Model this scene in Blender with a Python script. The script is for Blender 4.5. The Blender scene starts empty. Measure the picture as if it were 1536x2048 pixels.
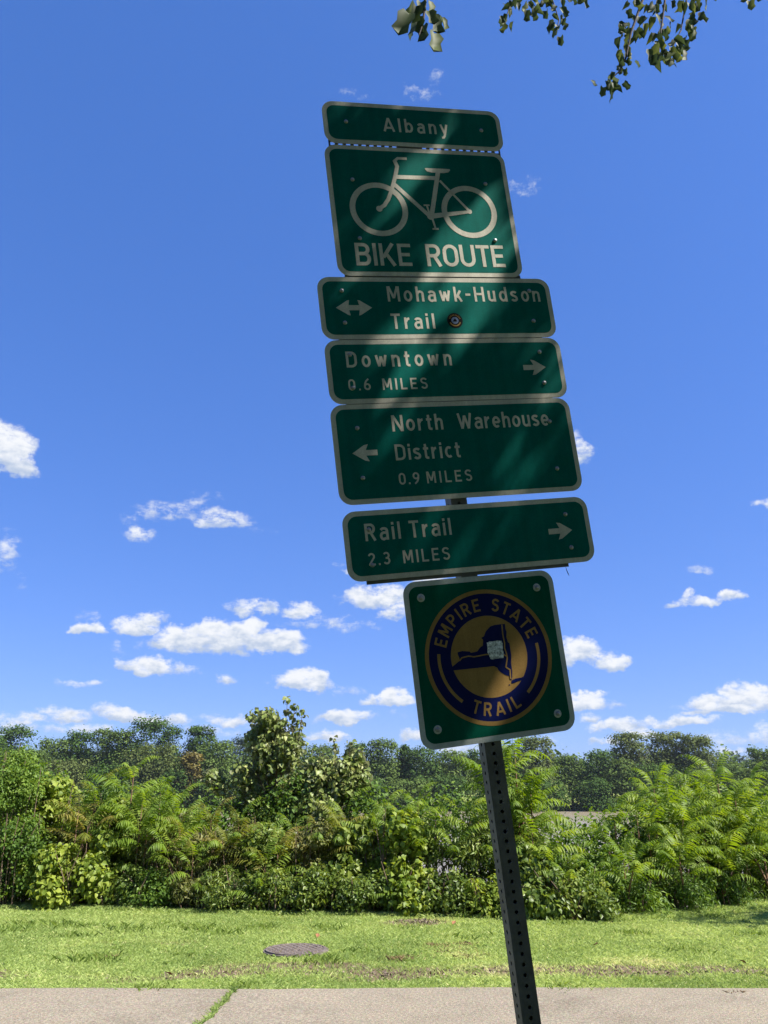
import bpy, bmesh, math, random
import numpy as np
from mathutils import Vector, Matrix
from mathutils.geometry import tessellate_polygon
R_ = math.radians
SC = bpy.context.scene
# ------------------------------------------------------------------ camera
F, PITCH, EYE = 1545.0, R_(20.185), 1.6
cd = bpy.data.cameras.new("camera")
cd.sensor_fit = 'VERTICAL'; cd.sensor_height = 36.0
cd.lens = F / 2048 * 36.0
cd.clip_start = 0.05; cd.clip_end = 4000
cam = bpy.data.objects.new("camera", cd); SC.collection.objects.link(cam)
cam.location = (0, 0, EYE); cam.rotation_euler = (math.pi/2 + PITCH, 0, 0)
SC.camera = cam
SC.render.resolution_x, SC.render.resolution_y = 768, 1024
# ------------------------------------------------------------------ light
SUN_EL, SUN_AZ = R_(52), R_(110)          # azimuth from +Y (view direction) towards +X
SUND = Vector((math.sin(SUN_AZ)*math.cos(SUN_EL), math.cos(SUN_AZ)*math.cos(SUN_EL), math.sin(SUN_EL)))
sl = bpy.data.lights.new("sun", 'SUN'); sl.energy = 5.0; sl.angle = R_(0.53); sl.color = (1.0, 0.945, 0.86)
so = bpy.data.objects.new("sun", sl); SC.collection.objects.link(so)
so.rotation_euler = SUND.to_track_quat('Z', 'Y').to_euler(); so.location = (20, -8, 30)
VS = SC.view_settings
SC.display_settings.display_device = 'sRGB'
VS.view_transform = 'Standard'; VS.look = 'None'; VS.gamma = 1; VS.use_curve_mapping = False
VS.exposure = 1.2
SC.cycles.use_denoising = True
SC.cycles.max_bounces = 6; SC.cycles.transparent_max_bounces = 4
SC.cycles.sample_clamp_indirect = 6

# ------------------------------------------------------------------ world: sky and clouds
W = bpy.data.worlds.new("World"); SC.world = W; W.use_nodes = True
nt = W.node_tree; nt.nodes.clear()
def N(tree, t, **kw):
    n = tree.nodes.new(t)
    for k, v in kw.items():
        if k.startswith('i_'):
            key = k[2:]
            n.inputs[int(key) if key.isdigit() else key].default_value = v
        else: setattr(n, k, v)
    return n
def LK(tree, a, b): tree.links.new(a, b)
def math_(tree, op, a, b=None, c=None, clamp=False):
    n = tree.nodes.new('ShaderNodeMath'); n.operation = op; n.use_clamp = clamp
    for i, v in enumerate((a, b, c)):
        if v is None: continue
        if isinstance(v, (int, float)): n.inputs[i].default_value = v
        else: tree.links.new(v, n.inputs[i])
    return n.outputs[0]
def vmath(tree, op, a, b=None, scale=None):
    n = tree.nodes.new('ShaderNodeVectorMath'); n.operation = op
    for i, v in enumerate((a, b)):
        if v is None: continue
        if isinstance(v, (tuple, list)): n.inputs[i].default_value = v
        else: tree.links.new(v, n.inputs[i])
    if scale is not None: n.inputs['Scale'].default_value = scale
    return n
def pix_dir(px, py):
    dx, dy = (px-768)/F, (1024-py)/F
    c, s = math.cos(PITCH), math.sin(PITCH)
    return Vector((dx, -s*dy + c, c*dy + s)).normalized()
def azel(px, py):
    d = pix_dir(px, py); return math.atan2(d.x, d.y), math.asin(d.z)

sky = N(nt, 'ShaderNodeTexSky'); sky.sky_type = 'NISHITA'; sky.sun_disc = False
sky.sun_elevation = SUN_EL; sky.sun_rotation = SUN_AZ
sky.altitude = 0; sky.air_density = 1.0; sky.dust_density = 0.25; sky.ozone_density = 1.6
SKY_STRENGTH = 0.097
bg1 = N(nt, 'ShaderNodeBackground'); bg1.inputs[1].default_value = SKY_STRENGTH
hs0 = N(nt, 'ShaderNodeHueSaturation'); hs0.inputs['Saturation'].default_value = 1.30; LK(nt, sky.outputs[0], hs0.inputs['Color'])
gm0 = N(nt, 'ShaderNodeGamma'); gm0.inputs[1].default_value = 0.58; LK(nt, hs0.outputs[0], gm0.inputs[0])
sc0 = vmath(nt, 'MULTIPLY', gm0.outputs[0], (0.66, 0.89, 1.66)); LK(nt, sc0.outputs[0], bg1.inputs[0])
tc = N(nt, 'ShaderNodeTexCoord'); sep = N(nt, 'ShaderNodeSeparateXYZ'); LK(nt, tc.outputs['Generated'], sep.inputs[0])
az = math_(nt, 'ARCTAN2', sep.outputs[0], sep.outputs[1]); el = math_(nt, 'ARCSINE', sep.outputs[2])
cmb = N(nt, 'ShaderNodeCombineXYZ'); LK(nt, az, cmb.inputs[0]); LK(nt, el, cmb.inputs[1])
# domain warp so that outlines billow
wn = N(nt, 'ShaderNodeTexNoise', i_Scale=26.0, i_Detail=5.0, i_Roughness=0.6); LK(nt, cmb.outputs[0], wn.inputs['Vector'])
w1 = vmath(nt, 'SUBTRACT', wn.outputs['Color'], (0.5, 0.5, 0.5))
w2 = vmath(nt, 'MULTIPLY', w1.outputs[0], (0.062, 0.036, 0.0))
P = vmath(nt, 'ADD', cmb.outputs[0], w2.outputs[0]).outputs[0]
# (px, py, half width, half height, thickness 0..1)
CLOUDS = [
 (5,900,62,62,1.1),(30,935,50,32,1),(-60,900,90,60,1.0),(2,1112,26,42,.5),(35,1167,18,10,.3),
 (330,1030,48,17,.5),(395,1015,22,22,.42),(440,1042,55,15,.62),(278,1073,34,17,.75),(262,1045,16,15,.35),(425,1000,20,12,.3),(520,1062,25,8,.25),
 (175,1258,40,17,.95),(168,1231,16,10,.4),(270,1253,48,23,.95),(312,1240,16,10,.5),
 (375,1288,78,34,1.25),(460,1282,74,42,1.3),(500,1262,30,26,1.1),(555,1290,58,26,1.15),(420,1265,40,24,1.1),
 (298,1334,52,23,1.0),(350,1340,30,10,.6),(246,1300,13,13,.45),
 (508,1218,46,20,.8),(598,1228,42,19,.85),(645,1251,75,11,.5),
 (612,1363,60,26,1.2),(590,1372,40,14,1.0),(695,1381,22,7,.4),(450,1357,24,13,.75),(165,1368,48,10,.7),
 (755,1200,78,27,1.0),(800,1230,60,24,.8),(690,1141,24,14,.7),(860,1190,50,40,.9),
 (775,1398,52,18,1.15),(690,1435,58,17,1.15),(822,1471,28,17,.9),(660,1476,40,17,.9),(806,1426,16,8,.35),
 (60,1442,85,18,.75),(140,1437,55,22,.85),(250,1432,50,17,.95),(330,1447,56,18,.85),(455,1440,66,14,.75),(420,1463,54,13,.7),
 (20,1462,90,12,.5),(190,1466,120,14,.7),(540,1455,40,10,.5),(95,1424,25,12,.6),(215,1425,20,13,.6),
 (1150,1312,58,38,1.1),(1226,1330,40,22,1.0),(1195,1302,30,18,.75),(1165,1408,64,20,1.05),(1215,1412,26,12,.7),(1190,1434,22,7,.6),
 (1362,1206,26,11,.75),(1378,1194,18,12,.7),(1410,1207,34,10,.8),(1455,1200,35,14,1.0),(1398,1142,20,7,.45),
 (1440,1408,95,20,1.1),(1500,1390,62,28,1.1),(1430,1422,80,11,1.0),(1560,1400,60,30,1.0),
 (1240,1455,66,17,.95),(1345,1446,95,14,.9),(1205,1482,34,9,.8),(1290,1474,60,12,.9),(1455,1480,40,11,.5),(1462,1503,24,8,.6),(1530,1470,20,20,.6),
 (1158,908,26,42,.85),(1046,380,24,17,.4),(1060,368,12,10,.36),(832,188,20,12,.40),(862,186,14,14,.38),(872,150,11,22,.33),(712,192,24,9,.34),
 (1528,1008,22,12,.7),(925,1500,50,24,.7),(1090,1490,30,14,.4),
 (-330,1120,120,40,1.0),(-220,1380,110,26,1.0),(-500,1300,160,50,1.1),(1800,1250,130,36,1.0),(1950,1420,180,36,1.0),(1750,900,80,30,.7),(-300,700,70,30,.6),
]
sp_ = N(nt, 'ShaderNodeSeparateXYZ'); LK(nt, P, sp_.inputs[0]); PX, PY = sp_.outputs[0], sp_.outputs[1]
dens = None; wsum = None; ysum = None
for (cx, cy, rw, rh, th) in CLOUDS:
    wsp = 1.45 if th < .7 else 1.0; th = min(1.25, th*1.12+.08) + (.12 if wsp > 1 else 0); rw, rh = (rw*1.18+3)*wsp, (rh*1.2+2)*wsp
    a0, e0 = azel(cx, cy); a1, _ = azel(cx+rw, cy); _, e1 = azel(cx, cy-rh)
    ra, re = abs(a1-a0), abs(e1-e0)
    dx = math_(nt, 'MULTIPLY_ADD', PX, 1/ra, -a0/ra); dy = math_(nt, 'MULTIPLY_ADD', PY, 1/re, -e0/re)
    # the underside is flatter than the top
    yy = math_(nt, 'MULTIPLY_ADD', math_(nt, 'MINIMUM', dy, 0.0), 0.7, dy)
    r2 = math_(nt, 'MULTIPLY_ADD', yy, yy, math_(nt, 'MULTIPLY', dx, dx))
    m = math_(nt, 'MULTIPLY', math_(nt, 'SQRT', math_(nt, 'SUBTRACT', 1.0, r2)), th)
    my = math_(nt, 'MULTIPLY', m, dy)
    if dens is None: dens, wsum, ysum = m, m, my
    else:
        dens = math_(nt, 'MAXIMUM', dens, m); wsum = math_(nt, 'ADD', wsum, m); ysum = math_(nt, 'ADD', ysum, my)
fn = N(nt, 'ShaderNodeTexNoise', i_Scale=46.0, i_Detail=10.0, i_Roughness=0.70)
st = vmath(nt, 'MULTIPLY', cmb.outputs[0], (1.0, 1.7, 1.0)); LK(nt, st.outputs[0], fn.inputs['Vector'])
dd = math_(nt, 'MULTIPLY_ADD', math_(nt, 'SUBTRACT', fn.outputs[0], 0.5), 2.3, dens)
mr = N(nt, 'ShaderNodeMapRange', i_1=0.38, i_2=1.12); mr.interpolation_type = 'SMOOTHSTEP'; LK(nt, dd, mr.inputs[0])
gate = N(nt, 'ShaderNodeMapRange', i_1=0.05, i_2=0.9); LK(nt, dens, gate.inputs[0])
alpha = math_(nt, 'MULTIPLY', mr.outputs[0], gate.outputs[0])
yrel = math_(nt, 'DIVIDE', ysum, math_(nt, 'MAXIMUM', wsum, 0.02))
n2 = N(nt, 'ShaderNodeTexNoise', i_Scale=60.0, i_Detail=5.0, i_Roughness=0.55); LK(nt, st.outputs[0], n2.inputs['Vector'])
sh = math_(nt, 'MULTIPLY_ADD', math_(nt, 'SUBTRACT', n2.outputs[0], 0.5), 2.2, yrel)
cr = N(nt, 'ShaderNodeMapRange', i_1=-0.55, i_2=0.55); cr.interpolation_type = 'SMOOTHSTEP'; LK(nt, sh, cr.inputs[0])
cm = N(nt, 'ShaderNodeMix'); cm.data_type = 'RGBA'
cm.inputs[6].default_value = (0.50, 0.60, 0.78, 1); cm.inputs[7].default_value = (0.93, 0.95, 0.99, 1)  # cloud shading put into the colour: grey undersides, white tops
LK(nt, cr.outputs[0], cm.inputs[0])
bg2 = N(nt, 'ShaderNodeBackground'); LK(nt, cm.outputs[2], bg2.inputs[0]); bg2.inputs[1].default_value = 0.44
mx = N(nt, 'ShaderNodeMixShader'); LK(nt, alpha, mx.inputs[0]); LK(nt, bg1.outputs[0], mx.inputs[1]); LK(nt, bg2.outputs[0], mx.inputs[2])
wo = N(nt, 'ShaderNodeOutputWorld'); LK(nt, mx.outputs[0], wo.inputs[0])
W.cycles.sampling_method = 'MANUAL'; W.cycles.sample_map_resolution = 512

# ------------------------------------------------------------------ helpers
rng = np.random.default_rng(7); random.seed(7)
def tag(o, label=None, cat=None, group=None, kind=None):
    if label: o['label'] = label
    if cat: o['category'] = cat
    if group: o['group'] = group
    if kind: o['kind'] = kind
    return o
def empty(name, loc=(0, 0, 0), rz=0):
    o = bpy.data.objects.new(name, None); SC.collection.objects.link(o)
    o.empty_display_size = 0.2; o.location = loc; o.rotation_euler = (0, 0, rz); return o
def link(name, me, mat=None, parent=None, loc=(0, 0, 0)):
    o = bpy.data.objects.new(name, me); SC.collection.objects.link(o)
    if mat and not me.materials: me.materials.append(mat)
    o.parent = parent; o.location = loc; return o
def np_mesh(name, V, T, tone=None, smooth=False, attr='tone'):
    """V (n,3), T (m,k) with k = 3 or 4"""
    V = np.asarray(V, np.float32); T = np.asarray(T, np.int32); m, k = T.shape
    me = bpy.data.meshes.new(name)
    me.vertices.add(len(V)); me.vertices.foreach_set('co', V.ravel())
    me.loops.add(m*k); me.loops.foreach_set('vertex_index', T.ravel())
    me.polygons.add(m); me.polygons.foreach_set('loop_start', np.arange(0, m*k, k, dtype=np.int32))
    if smooth: me.polygons.foreach_set('use_smooth', np.ones(m, bool))
    if tone is not None:
        a = me.attributes.new(attr, 'FLOAT', 'POINT'); a.data.foreach_set('value', np.asarray(tone, np.float32))
    me.update(calc_edges=True); return me
def py_mesh(name, V, Fc, smooth=False):
    me = bpy.data.meshes.new(name); me.from_pydata([tuple(v) for v in V], [], Fc)
    if smooth:
        for p in me.polygons: p.use_smooth = True
    me.update(); return me
def unit(a): return a/np.maximum(np.linalg.norm(a, axis=-1, keepdims=True), 1e-9)
def frames(nrm, up_bias=None, roll=None):
    """orthonormal frames (n,3,3): columns = x, y(length direction), z(normal)"""
    z = unit(nrm); n = len(z)
    r = rng.normal(size=(n, 3)) if up_bias is None else up_bias
    y = unit(r - (r*z).sum(1, keepdims=True)*z); x = np.cross(y, z)
    return np.stack([x, y, z], axis=2)
def scatter(tV, tT, pos, Fm, scale):
    """copies of a template leaf"""
    n, k = len(pos), len(tV)
    sc = np.asarray(scale).reshape(n, 1, -1)
    V = np.einsum('nij,nkj->nki', Fm, tV[None]*sc) + pos[:, None]
    T = (tT[None] + (np.arange(n)*k)[:, None, None]).reshape(-1, tT.shape[1])
    return V.reshape(-1, 3), T
def tubes(paths, sides=5):
    """paths: list of (points, radii)"""
    V, T = [], []; off = 0
    for pts, rad in paths:
        pts = np.asarray(pts, float); m = len(pts)
        d = np.gradient(pts, axis=0); d = unit(d)
        ref = np.array([1, 0.1, 0]) if abs(d[0][0]) < 0.8 else np.array([0, 1, 0.1])
        for i in range(m):
            u = np.cross(d[i], ref); u /= np.linalg.norm(u)+1e-9; v = np.cross(d[i], u)
            for s in range(sides):
                a = 2*math.pi*s/sides
                V.append(pts[i] + rad[i]*(math.cos(a)*u + math.sin(a)*v))
        for i in range(m-1):
            for s in range(sides):
                a, b = off+i*sides+s, off+i*sides+(s+1) % sides
                T.append((a, b, b+sides, a+sides))
        off += m*sides
    return np.array(V), np.array(T)
def vnoise(x, y, seed=0, octaves=4, scale=1.0):
    """value noise on numpy arrays, 0..1"""
    out = np.zeros_like(x, float); amp = 1; tot = 0
    for o in range(octaves):
        f = 2**o/scale; X = x*f; Y = y*f
        xi, yi = np.floor(X).astype(int), np.floor(Y).astype(int); fx, fy = X-xi, Y-yi
        fx, fy = fx*fx*(3-2*fx), fy*fy*(3-2*fy)
        def h(a, b):
            v = np.sin(a*127.1 + b*311.7 + seed*74.7 + o*17.3)*43758.5453
            return v - np.floor(v)
        out += amp*((h(xi, yi)*(1-fx)+h(xi+1, yi)*fx)*(1-fy) + (h(xi, yi+1)*(1-fx)+h(xi+1, yi+1)*fx)*fy)
        tot += amp; amp *= .5
    return out/tot
def at(px, py, Y):
    d = pix_dir(px, py); t = Y/d.y
    return Vector((d.x*t, Y, EYE + d.z*t))
def gp(px, py, z=0.0):
    d = pix_dir(px, py); t = (z-EYE)/d.z
    return Vector((d.x*t, d.y*t, z))

# ------------------------------------------------------------------ materials
def mat_(name):
    m = bpy.data.materials.new(name); m.use_nodes = True
    t = m.node_tree; b = t.nodes['Principled BSDF']; return m, t, b
def ramp(t, fac, stops):
    r = t.nodes.new('ShaderNodeValToRGB'); e = r.color_ramp.elements
    while len(e) < len(stops): e.new(0.5)
    for el_, (p, c) in zip(e, stops): el_.position = p; el_.color = (*c, 1)
    t.links.new(fac, r.inputs[0]); return r.outputs[0]
def noise(t, scale, detail=4, rough=.55, coord='Object'):
    c = t.nodes.new('ShaderNodeTexCoord'); n = t.nodes.new('ShaderNodeTexNoise')
    n.inputs['Scale'].default_value = scale; n.inputs['Detail'].default_value = detail; n.inputs['Roughness'].default_value = rough
    t.links.new(c.outputs[coord], n.inputs['Vector']); return n.outputs[0]
def bump(t, b, h, strength, dist=0.01):
    n = t.nodes.new('ShaderNodeBump'); n.inputs['Strength'].default_value = strength; n.inputs['Distance'].default_value = dist
    t.links.new(h, n.inputs['Height']); t.links.new(n.outputs[0], b.inputs['Normal'])
def leaf_mat(name, stops, gain=1.0, trans=.35, rough=.5, back=None, objrand=0.0, spec=.25, tcol=None):
    m, t, b = mat_(name); stops = [(p, tuple(c*gain for c in col)) for p, col in stops]
    a = t.nodes.new('ShaderNodeAttribute'); a.attribute_name = 'tone'
    fac = a.outputs['Fac']
    if objrand:
        oi = t.nodes.new('ShaderNodeObjectInfo')
        fac = math_(t, 'MULTIPLY_ADD', math_(t, 'SUBTRACT', oi.outputs['Random'], .5), objrand, fac, clamp=True)
    col = ramp(t, fac, stops)
    if back:
        g = t.nodes.new('ShaderNodeNewGeometry'); mm = t.nodes.new('ShaderNodeMix'); mm.data_type = 'RGBA'
        t.links.new(g.outputs['Backfacing'], mm.inputs[0]); t.links.new(col, mm.inputs[6]); mm.inputs[7].default_value = (*back, 1)
        col = mm.outputs[2]
    t.links.new(col, b.inputs['Base Color']); b.inputs['Roughness'].default_value = rough
    b.inputs['Specular IOR Level'].default_value = spec
    tr = t.nodes.new('ShaderNodeBsdfTranslucent'); hs = t.nodes.new('ShaderNodeHueSaturation')
    hs.inputs['Hue'].default_value = .485; hs.inputs['Saturation'].default_value = 1.1; hs.inputs['Value'].default_value = 1.6
    t.links.new(col, hs.inputs['Color']); t.links.new(hs.outputs[0], tr.inputs[0])
    mix = t.nodes.new('ShaderNodeMixShader'); mix.inputs[0].default_value = trans
    t.links.new(b.outputs[0], mix.inputs[1]); t.links.new(tr.outputs[0], mix.inputs[2])
    t.links.new(mix.outputs[0], t.nodes['Material Output'].inputs[0]); return m
M = {}
M['vine'] = leaf_mat('fine_green_leaf', [(0, (.034, .066, .012)), (.5, (.070, .130, .018)), (1, (.135, .200, .030))], gain=1.3)
M['shrub'] = leaf_mat('shrub_leaf', [(0, (.038, .062, .012)), (.5, (.090, .138, .022)), (1, (.185, .225, .045))], gain=1.35, spec=.35, rough=.42)
M['grape'] = leaf_mat('grape_leaf', [(0, (.065, .110, .014)), (.5, (.140, .205, .026)), (1, (.250, .300, .045))], gain=1.1, spec=.3)
M['olive'] = leaf_mat('narrow_olive_leaf', [(0, (.055, .075, .018)), (.5, (.125, .150, .034)), (1, (.250, .240, .080))], spec=.3)
M['sumac'] = leaf_mat('sumac_leaflet', [(0, (.075, .135, .014)), (.55, (.140, .215, .024)), (1, (.230, .290, .042))], gain=1.1, objrand=.5, trans=.42)
M['sumac_red'] = leaf_mat('reddish_sumac_leaflet', [(0, (.105, .130, .018)), (.5, (.175, .195, .030)), (1, (.260, .200, .055))], objrand=.6, trans=.4)
M['tulip'] = leaf_mat('sapling_leaf', [(0, (.060, .088, .020)), (.5, (.145, .185, .045)), (1, (.290, .300, .110))], gain=1.35, back=(.17, .19, .09), spec=.3, rough=.45, trans=.28)
M['hang'] = leaf_mat('hanging_leaf', [(0, (.028, .046, .018)), (.5, (.054, .078, .026)), (1, (.150, .175, .045))], back=(.062, .082, .040), trans=.32, spec=.15, rough=.6, objrand=.8)
M['far_dark'] = leaf_mat('far_dark_foliage', [(0, (.036, .066, .018)), (.5, (.066, .118, .030)), (1, (.110, .168, .044))], trans=.22, spec=.02, rough=.9)
M['far_mid'] = leaf_mat('far_mid_foliage', [(0, (.056, .092, .024)), (.5, (.104, .156, .040)), (1, (.160, .212, .060))], trans=.22, spec=.02, rough=.9)
M['far_olive'] = leaf_mat('far_olive_foliage', [(0, (.062, .084, .028)), (.5, (.112, .144, .044)), (1, (.165, .192, .070))], trans=.22, spec=.02, rough=.9)
M['far_gold'] = leaf_mat('far_golden_foliage', [(0, (.09, .085, .02)), (.5, (.17, .14, .03)), (1, (.26, .19, .05))], trans=.25)
M['far_blue'] = leaf_mat('distant_wood_hazed', [(0, (.040, .062, .045)), (.5, (.062, .092, .060)), (1, (.090, .120, .075))], trans=.1)  # bluish haze of distance mixed into the leaf colour
M['grass'] = leaf_mat('grass_blade', [(0, (.100, .145, .040)), (.35, (.175, .235, .068)), (.8, (.265, .320, .105)), (1, (.410, .390, .190))], gain=1.5, trans=.4, rough=.5)
M['weed'] = leaf_mat('weed_blade', [(0, (.085, .135, .026)), (1, (.165, .225, .045))], gain=1.25, trans=.35)
def bark(name, c1, c2, scale=20):
    m, t, b = mat_(name); n = noise(t, scale, 6)
    t.links.new(ramp(t, n, [(.3, c1), (.7, c2)]), b.inputs['Base Color']); b.inputs['Roughness'].default_value = .9
    bump(t, b, n, .5); return m
M['bark'] = bark('bark', (.055, .045, .035), (.16, .135, .11))
M['twig'] = bark('dark_twig', (.030, .022, .018), (.07, .055, .045), 60)
M['stem'] = bark('brown_stem', (.09, .06, .04), (.20, .14, .09), 40)

# ground
m, t, b = mat_('lawn_soil'); M['ground'] = m
a = t.nodes.new('ShaderNodeAttribute'); a.attribute_name = 'soil'
n1 = noise(t, 1.1, 5); n2_ = noise(t, 14, 6, .65); n3 = noise(t, 90, 3)
g = ramp(t, n1, [(.3, (.16, .20, .05)), (.5, (.20, .24, .06)), (.7, (.25, .25, .085))])
s_ = ramp(t, n2_, [(.3, (.085, .062, .038)), (.55, (.150, .112, .072)), (.8, (.24, .19, .125))])
gm = t.nodes.new('ShaderNodeMix'); gm.data_type = 'RGBA'; gm.blend_type = 'MULTIPLY'; gm.inputs[0].default_value = .8
t.links.new(g, gm.inputs[6]); t.links.new(ramp(t, n2_, [(.25, (.45, .5, .4)), (.7, (1.2, 1.2, 1.1))]), gm.inputs[7])
mm = t.nodes.new('ShaderNodeMix'); mm.data_type = 'RGBA'
f_ = math_(t, 'MULTIPLY_ADD', math_(t, 'SUBTRACT', n2_, .5), .9, a.outputs['Fac'])
r_ = t.nodes.new('ShaderNodeMapRange'); r_.inputs[1].default_value = .35; r_.inputs[2].default_value = .65; t.links.new(f_, r_.inputs[0])
t.links.new(r_.outputs[0], mm.inputs[0]); t.links.new(gm.outputs[2], mm.inputs[6]); t.links.new(s_, mm.inputs[7])
t.links.new(mm.outputs[2], b.inputs['Base Color']); b.inputs['Roughness'].default_value = .95; b.inputs['Specular IOR Level'].default_value = .1
bump(t, b, math_(t, 'ADD', n2_, math_(t, 'MULTIPLY', n3, .4)), .8, .03)
# asphalt
m, t, b = mat_('worn_asphalt'); M['asphalt'] = m
n1 = noise(t, 42, 5, .85); n2_ = noise(t, .9, 8, .75); vv = t.nodes.new('ShaderNodeTexVoronoi'); vv.inputs['Scale'].default_value = 95
c_ = t.nodes.new('ShaderNodeTexCoord'); t.links.new(c_.outputs['Object'], vv.inputs['Vector'])
base = ramp(t, n1, [(.3, (.116, .098, .072)), (.5, (.240, .207, .154)), (.7, (.42, .37, .280))])
gm = t.nodes.new('ShaderNodeMix'); gm.data_type = 'RGBA'; gm.blend_type = 'MULTIPLY'; gm.inputs[0].default_value = 1
t.links.new(base, gm.inputs[6]); t.links.new(ramp(t, n2_, [(.32, (.76, .75, .73)), (.5, (1.0, 1.0, 1.0)), (.68, (1.12, 1.11, 1.09))]), gm.inputs[7])
g2 = t.nodes.new('ShaderNodeMix'); g2.data_type = 'RGBA'; g2.blend_type = 'MULTIPLY'; g2.inputs[0].default_value = .55
t.links.new(gm.outputs[2], g2.inputs[6]); t.links.new(vv.outputs['Color'], g2.inputs[7])
g3 = t.nodes.new('ShaderNodeMix'); g3.data_type = 'RGBA'; g3.inputs[0].default_value = .35
t.links.new(gm.outputs[2], g3.inputs[6]); t.links.new(g2.outputs[2], g3.inputs[7])
t.links.new(g3.outputs[2], b.inputs['Base Color']); b.inputs['Roughness'].default_value = .9; b.inputs['Specular IOR Level'].default_value = .2
bump(t, b, math_(t, 'ADD', n1, vv.outputs['Distance']), .7, .006)
# water
m, t, b = mat_('river_water'); M['water'] = m
c_ = t.nodes.new('ShaderNodeTexCoord'); mp = t.nodes.new('ShaderNodeMapping'); mp.inputs['Scale'].default_value = (1.0, .55, 1)
t.links.new(c_.outputs['Object'], mp.inputs[0]); wn_ = t.nodes.new('ShaderNodeTexNoise'); wn_.inputs['Scale'].default_value = 1.3; wn_.inputs['Detail'].default_value = 5
t.links.new(mp.outputs[0], wn_.inputs['Vector'])
b.inputs['Base Color'].default_value = (.300, .250, .170, 1); b.inputs['Roughness'].default_value = .2; b.inputs['IOR'].default_value = 1.33
bump(t, b, wn_.outputs[0], .55, .25)
# signpost
def sheet_mat(name, col, var=.12, rough=.42, scale=8, cells=True):
    m, t, b = mat_(name); n = noise(t, scale, 6, .65)
    lo = tuple(c*(1-var) for c in col); hi = tuple(min(1, c*(1+var)+.004) for c in col)
    c = ramp(t, n, [(.3, lo), (.7, hi)])
    if cells:      # the honeycomb weave of retroreflective sheeting and rain streaks
        co = t.nodes.new('ShaderNodeTexCoord'); v = t.nodes.new('ShaderNodeTexVoronoi'); v.inputs['Scale'].default_value = 260
        t.links.new(co.outputs['Object'], v.inputs['Vector'])
        mp = t.nodes.new('ShaderNodeMapping'); mp.inputs['Scale'].default_value = (38, 38, 1.6); t.links.new(co.outputs['Object'], mp.inputs[0])
        sn = t.nodes.new('ShaderNodeTexNoise'); sn.inputs['Scale'].default_value = 1; sn.inputs['Detail'].default_value = 3; t.links.new(mp.outputs[0], sn.inputs['Vector'])
        f = math_(t, 'MULTIPLY_ADD', v.outputs['Distance'], .22, math_(t, 'MULTIPLY_ADD', sn.outputs[0], .50, .66))
        x = t.nodes.new('ShaderNodeVectorMath'); x.operation = 'SCALE'; t.links.new(c, x.inputs[0]); t.links.new(f, x.inputs['Scale']); c = x.outputs[0]
        t.links.new(math_(t, 'MULTIPLY_ADD', n, .3, rough+.08), b.inputs['Roughness'])
    else: b.inputs['Roughness'].default_value = rough
    t.links.new(c, b.inputs['Base Color']); b.inputs['Specular IOR Level'].default_value = .03
    return m
M['green'] = sheet_mat('green_reflective_sheet', (.0, .118, .096))
M['green2'] = sheet_mat('deep_green_sheet', (.0, .088, .052))
M['white'] = sheet_mat('silver_white_sheet', (.54, .52, .44))
M['silver'] = sheet_mat('grey_white_border', (.46, .49, .46))
M['navy'] = sheet_mat('navy_print', (.005, .010, .075), cells=False)
M['gold'] = sheet_mat('gold_print', (.30, .185, .060))
M['black'] = sheet_mat('black_print', (.012, .012, .014), cells=False)
M['blue'] = sheet_mat('pale_blue_print', (.18, .24, .40), cells=False)
m, t, b = mat_('aluminium'); M['alu'] = m
n = noise(t, 30, 5); t.links.new(ramp(t, n, [(.3, (.26, .26, .27)), (.7, (.40, .40, .40))]), b.inputs['Base Color']); b.inputs['Metallic'].default_value = .7; b.inputs['Roughness'].default_value = .5
m, t, b = mat_('galvanised_steel'); M['galv'] = m
n = noise(t, 18, 6, .6); n_b = noise(t, 3, 4)
t.links.new(ramp(t, math_(t, 'MULTIPLY_ADD', n, .6, math_(t, 'MULTIPLY', n_b, .4)), [(.3, (.065, .066, .060)), (.5, (.11, .11, .10)), (.7, (.17, .17, .155))]), b.inputs['Base Color'])
b.inputs['Metallic'].default_value = .35; b.inputs['Roughness'].default_value = .6; bump(t, b, n, .2, .002)
m, t, b = mat_('scraped_sticker'); M['scraped'] = m
n = noise(t, 160, 6, .7); t.links.new(ramp(t, n, [(.38, (.16, .18, .18)), (.5, (.55, .60, .60)), (.62, (.85, .88, .88))]), b.inputs['Base Color']); b.inputs['Roughness'].default_value = .35; b.inputs['Metallic'].default_value = .25
bump(t, b, n, .8, .003)
m, t, b = mat_('cast_iron'); M['iron'] = m
n = noise(t, 25, 6, .65); t.links.new(ramp(t, n, [(.3, (.070, .056, .050)), (.7, (.19, .155, .14))]), b.inputs['Base Color']); b.inputs['Roughness'].default_value = .85; bump(t, b, n, .5, .01)

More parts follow.
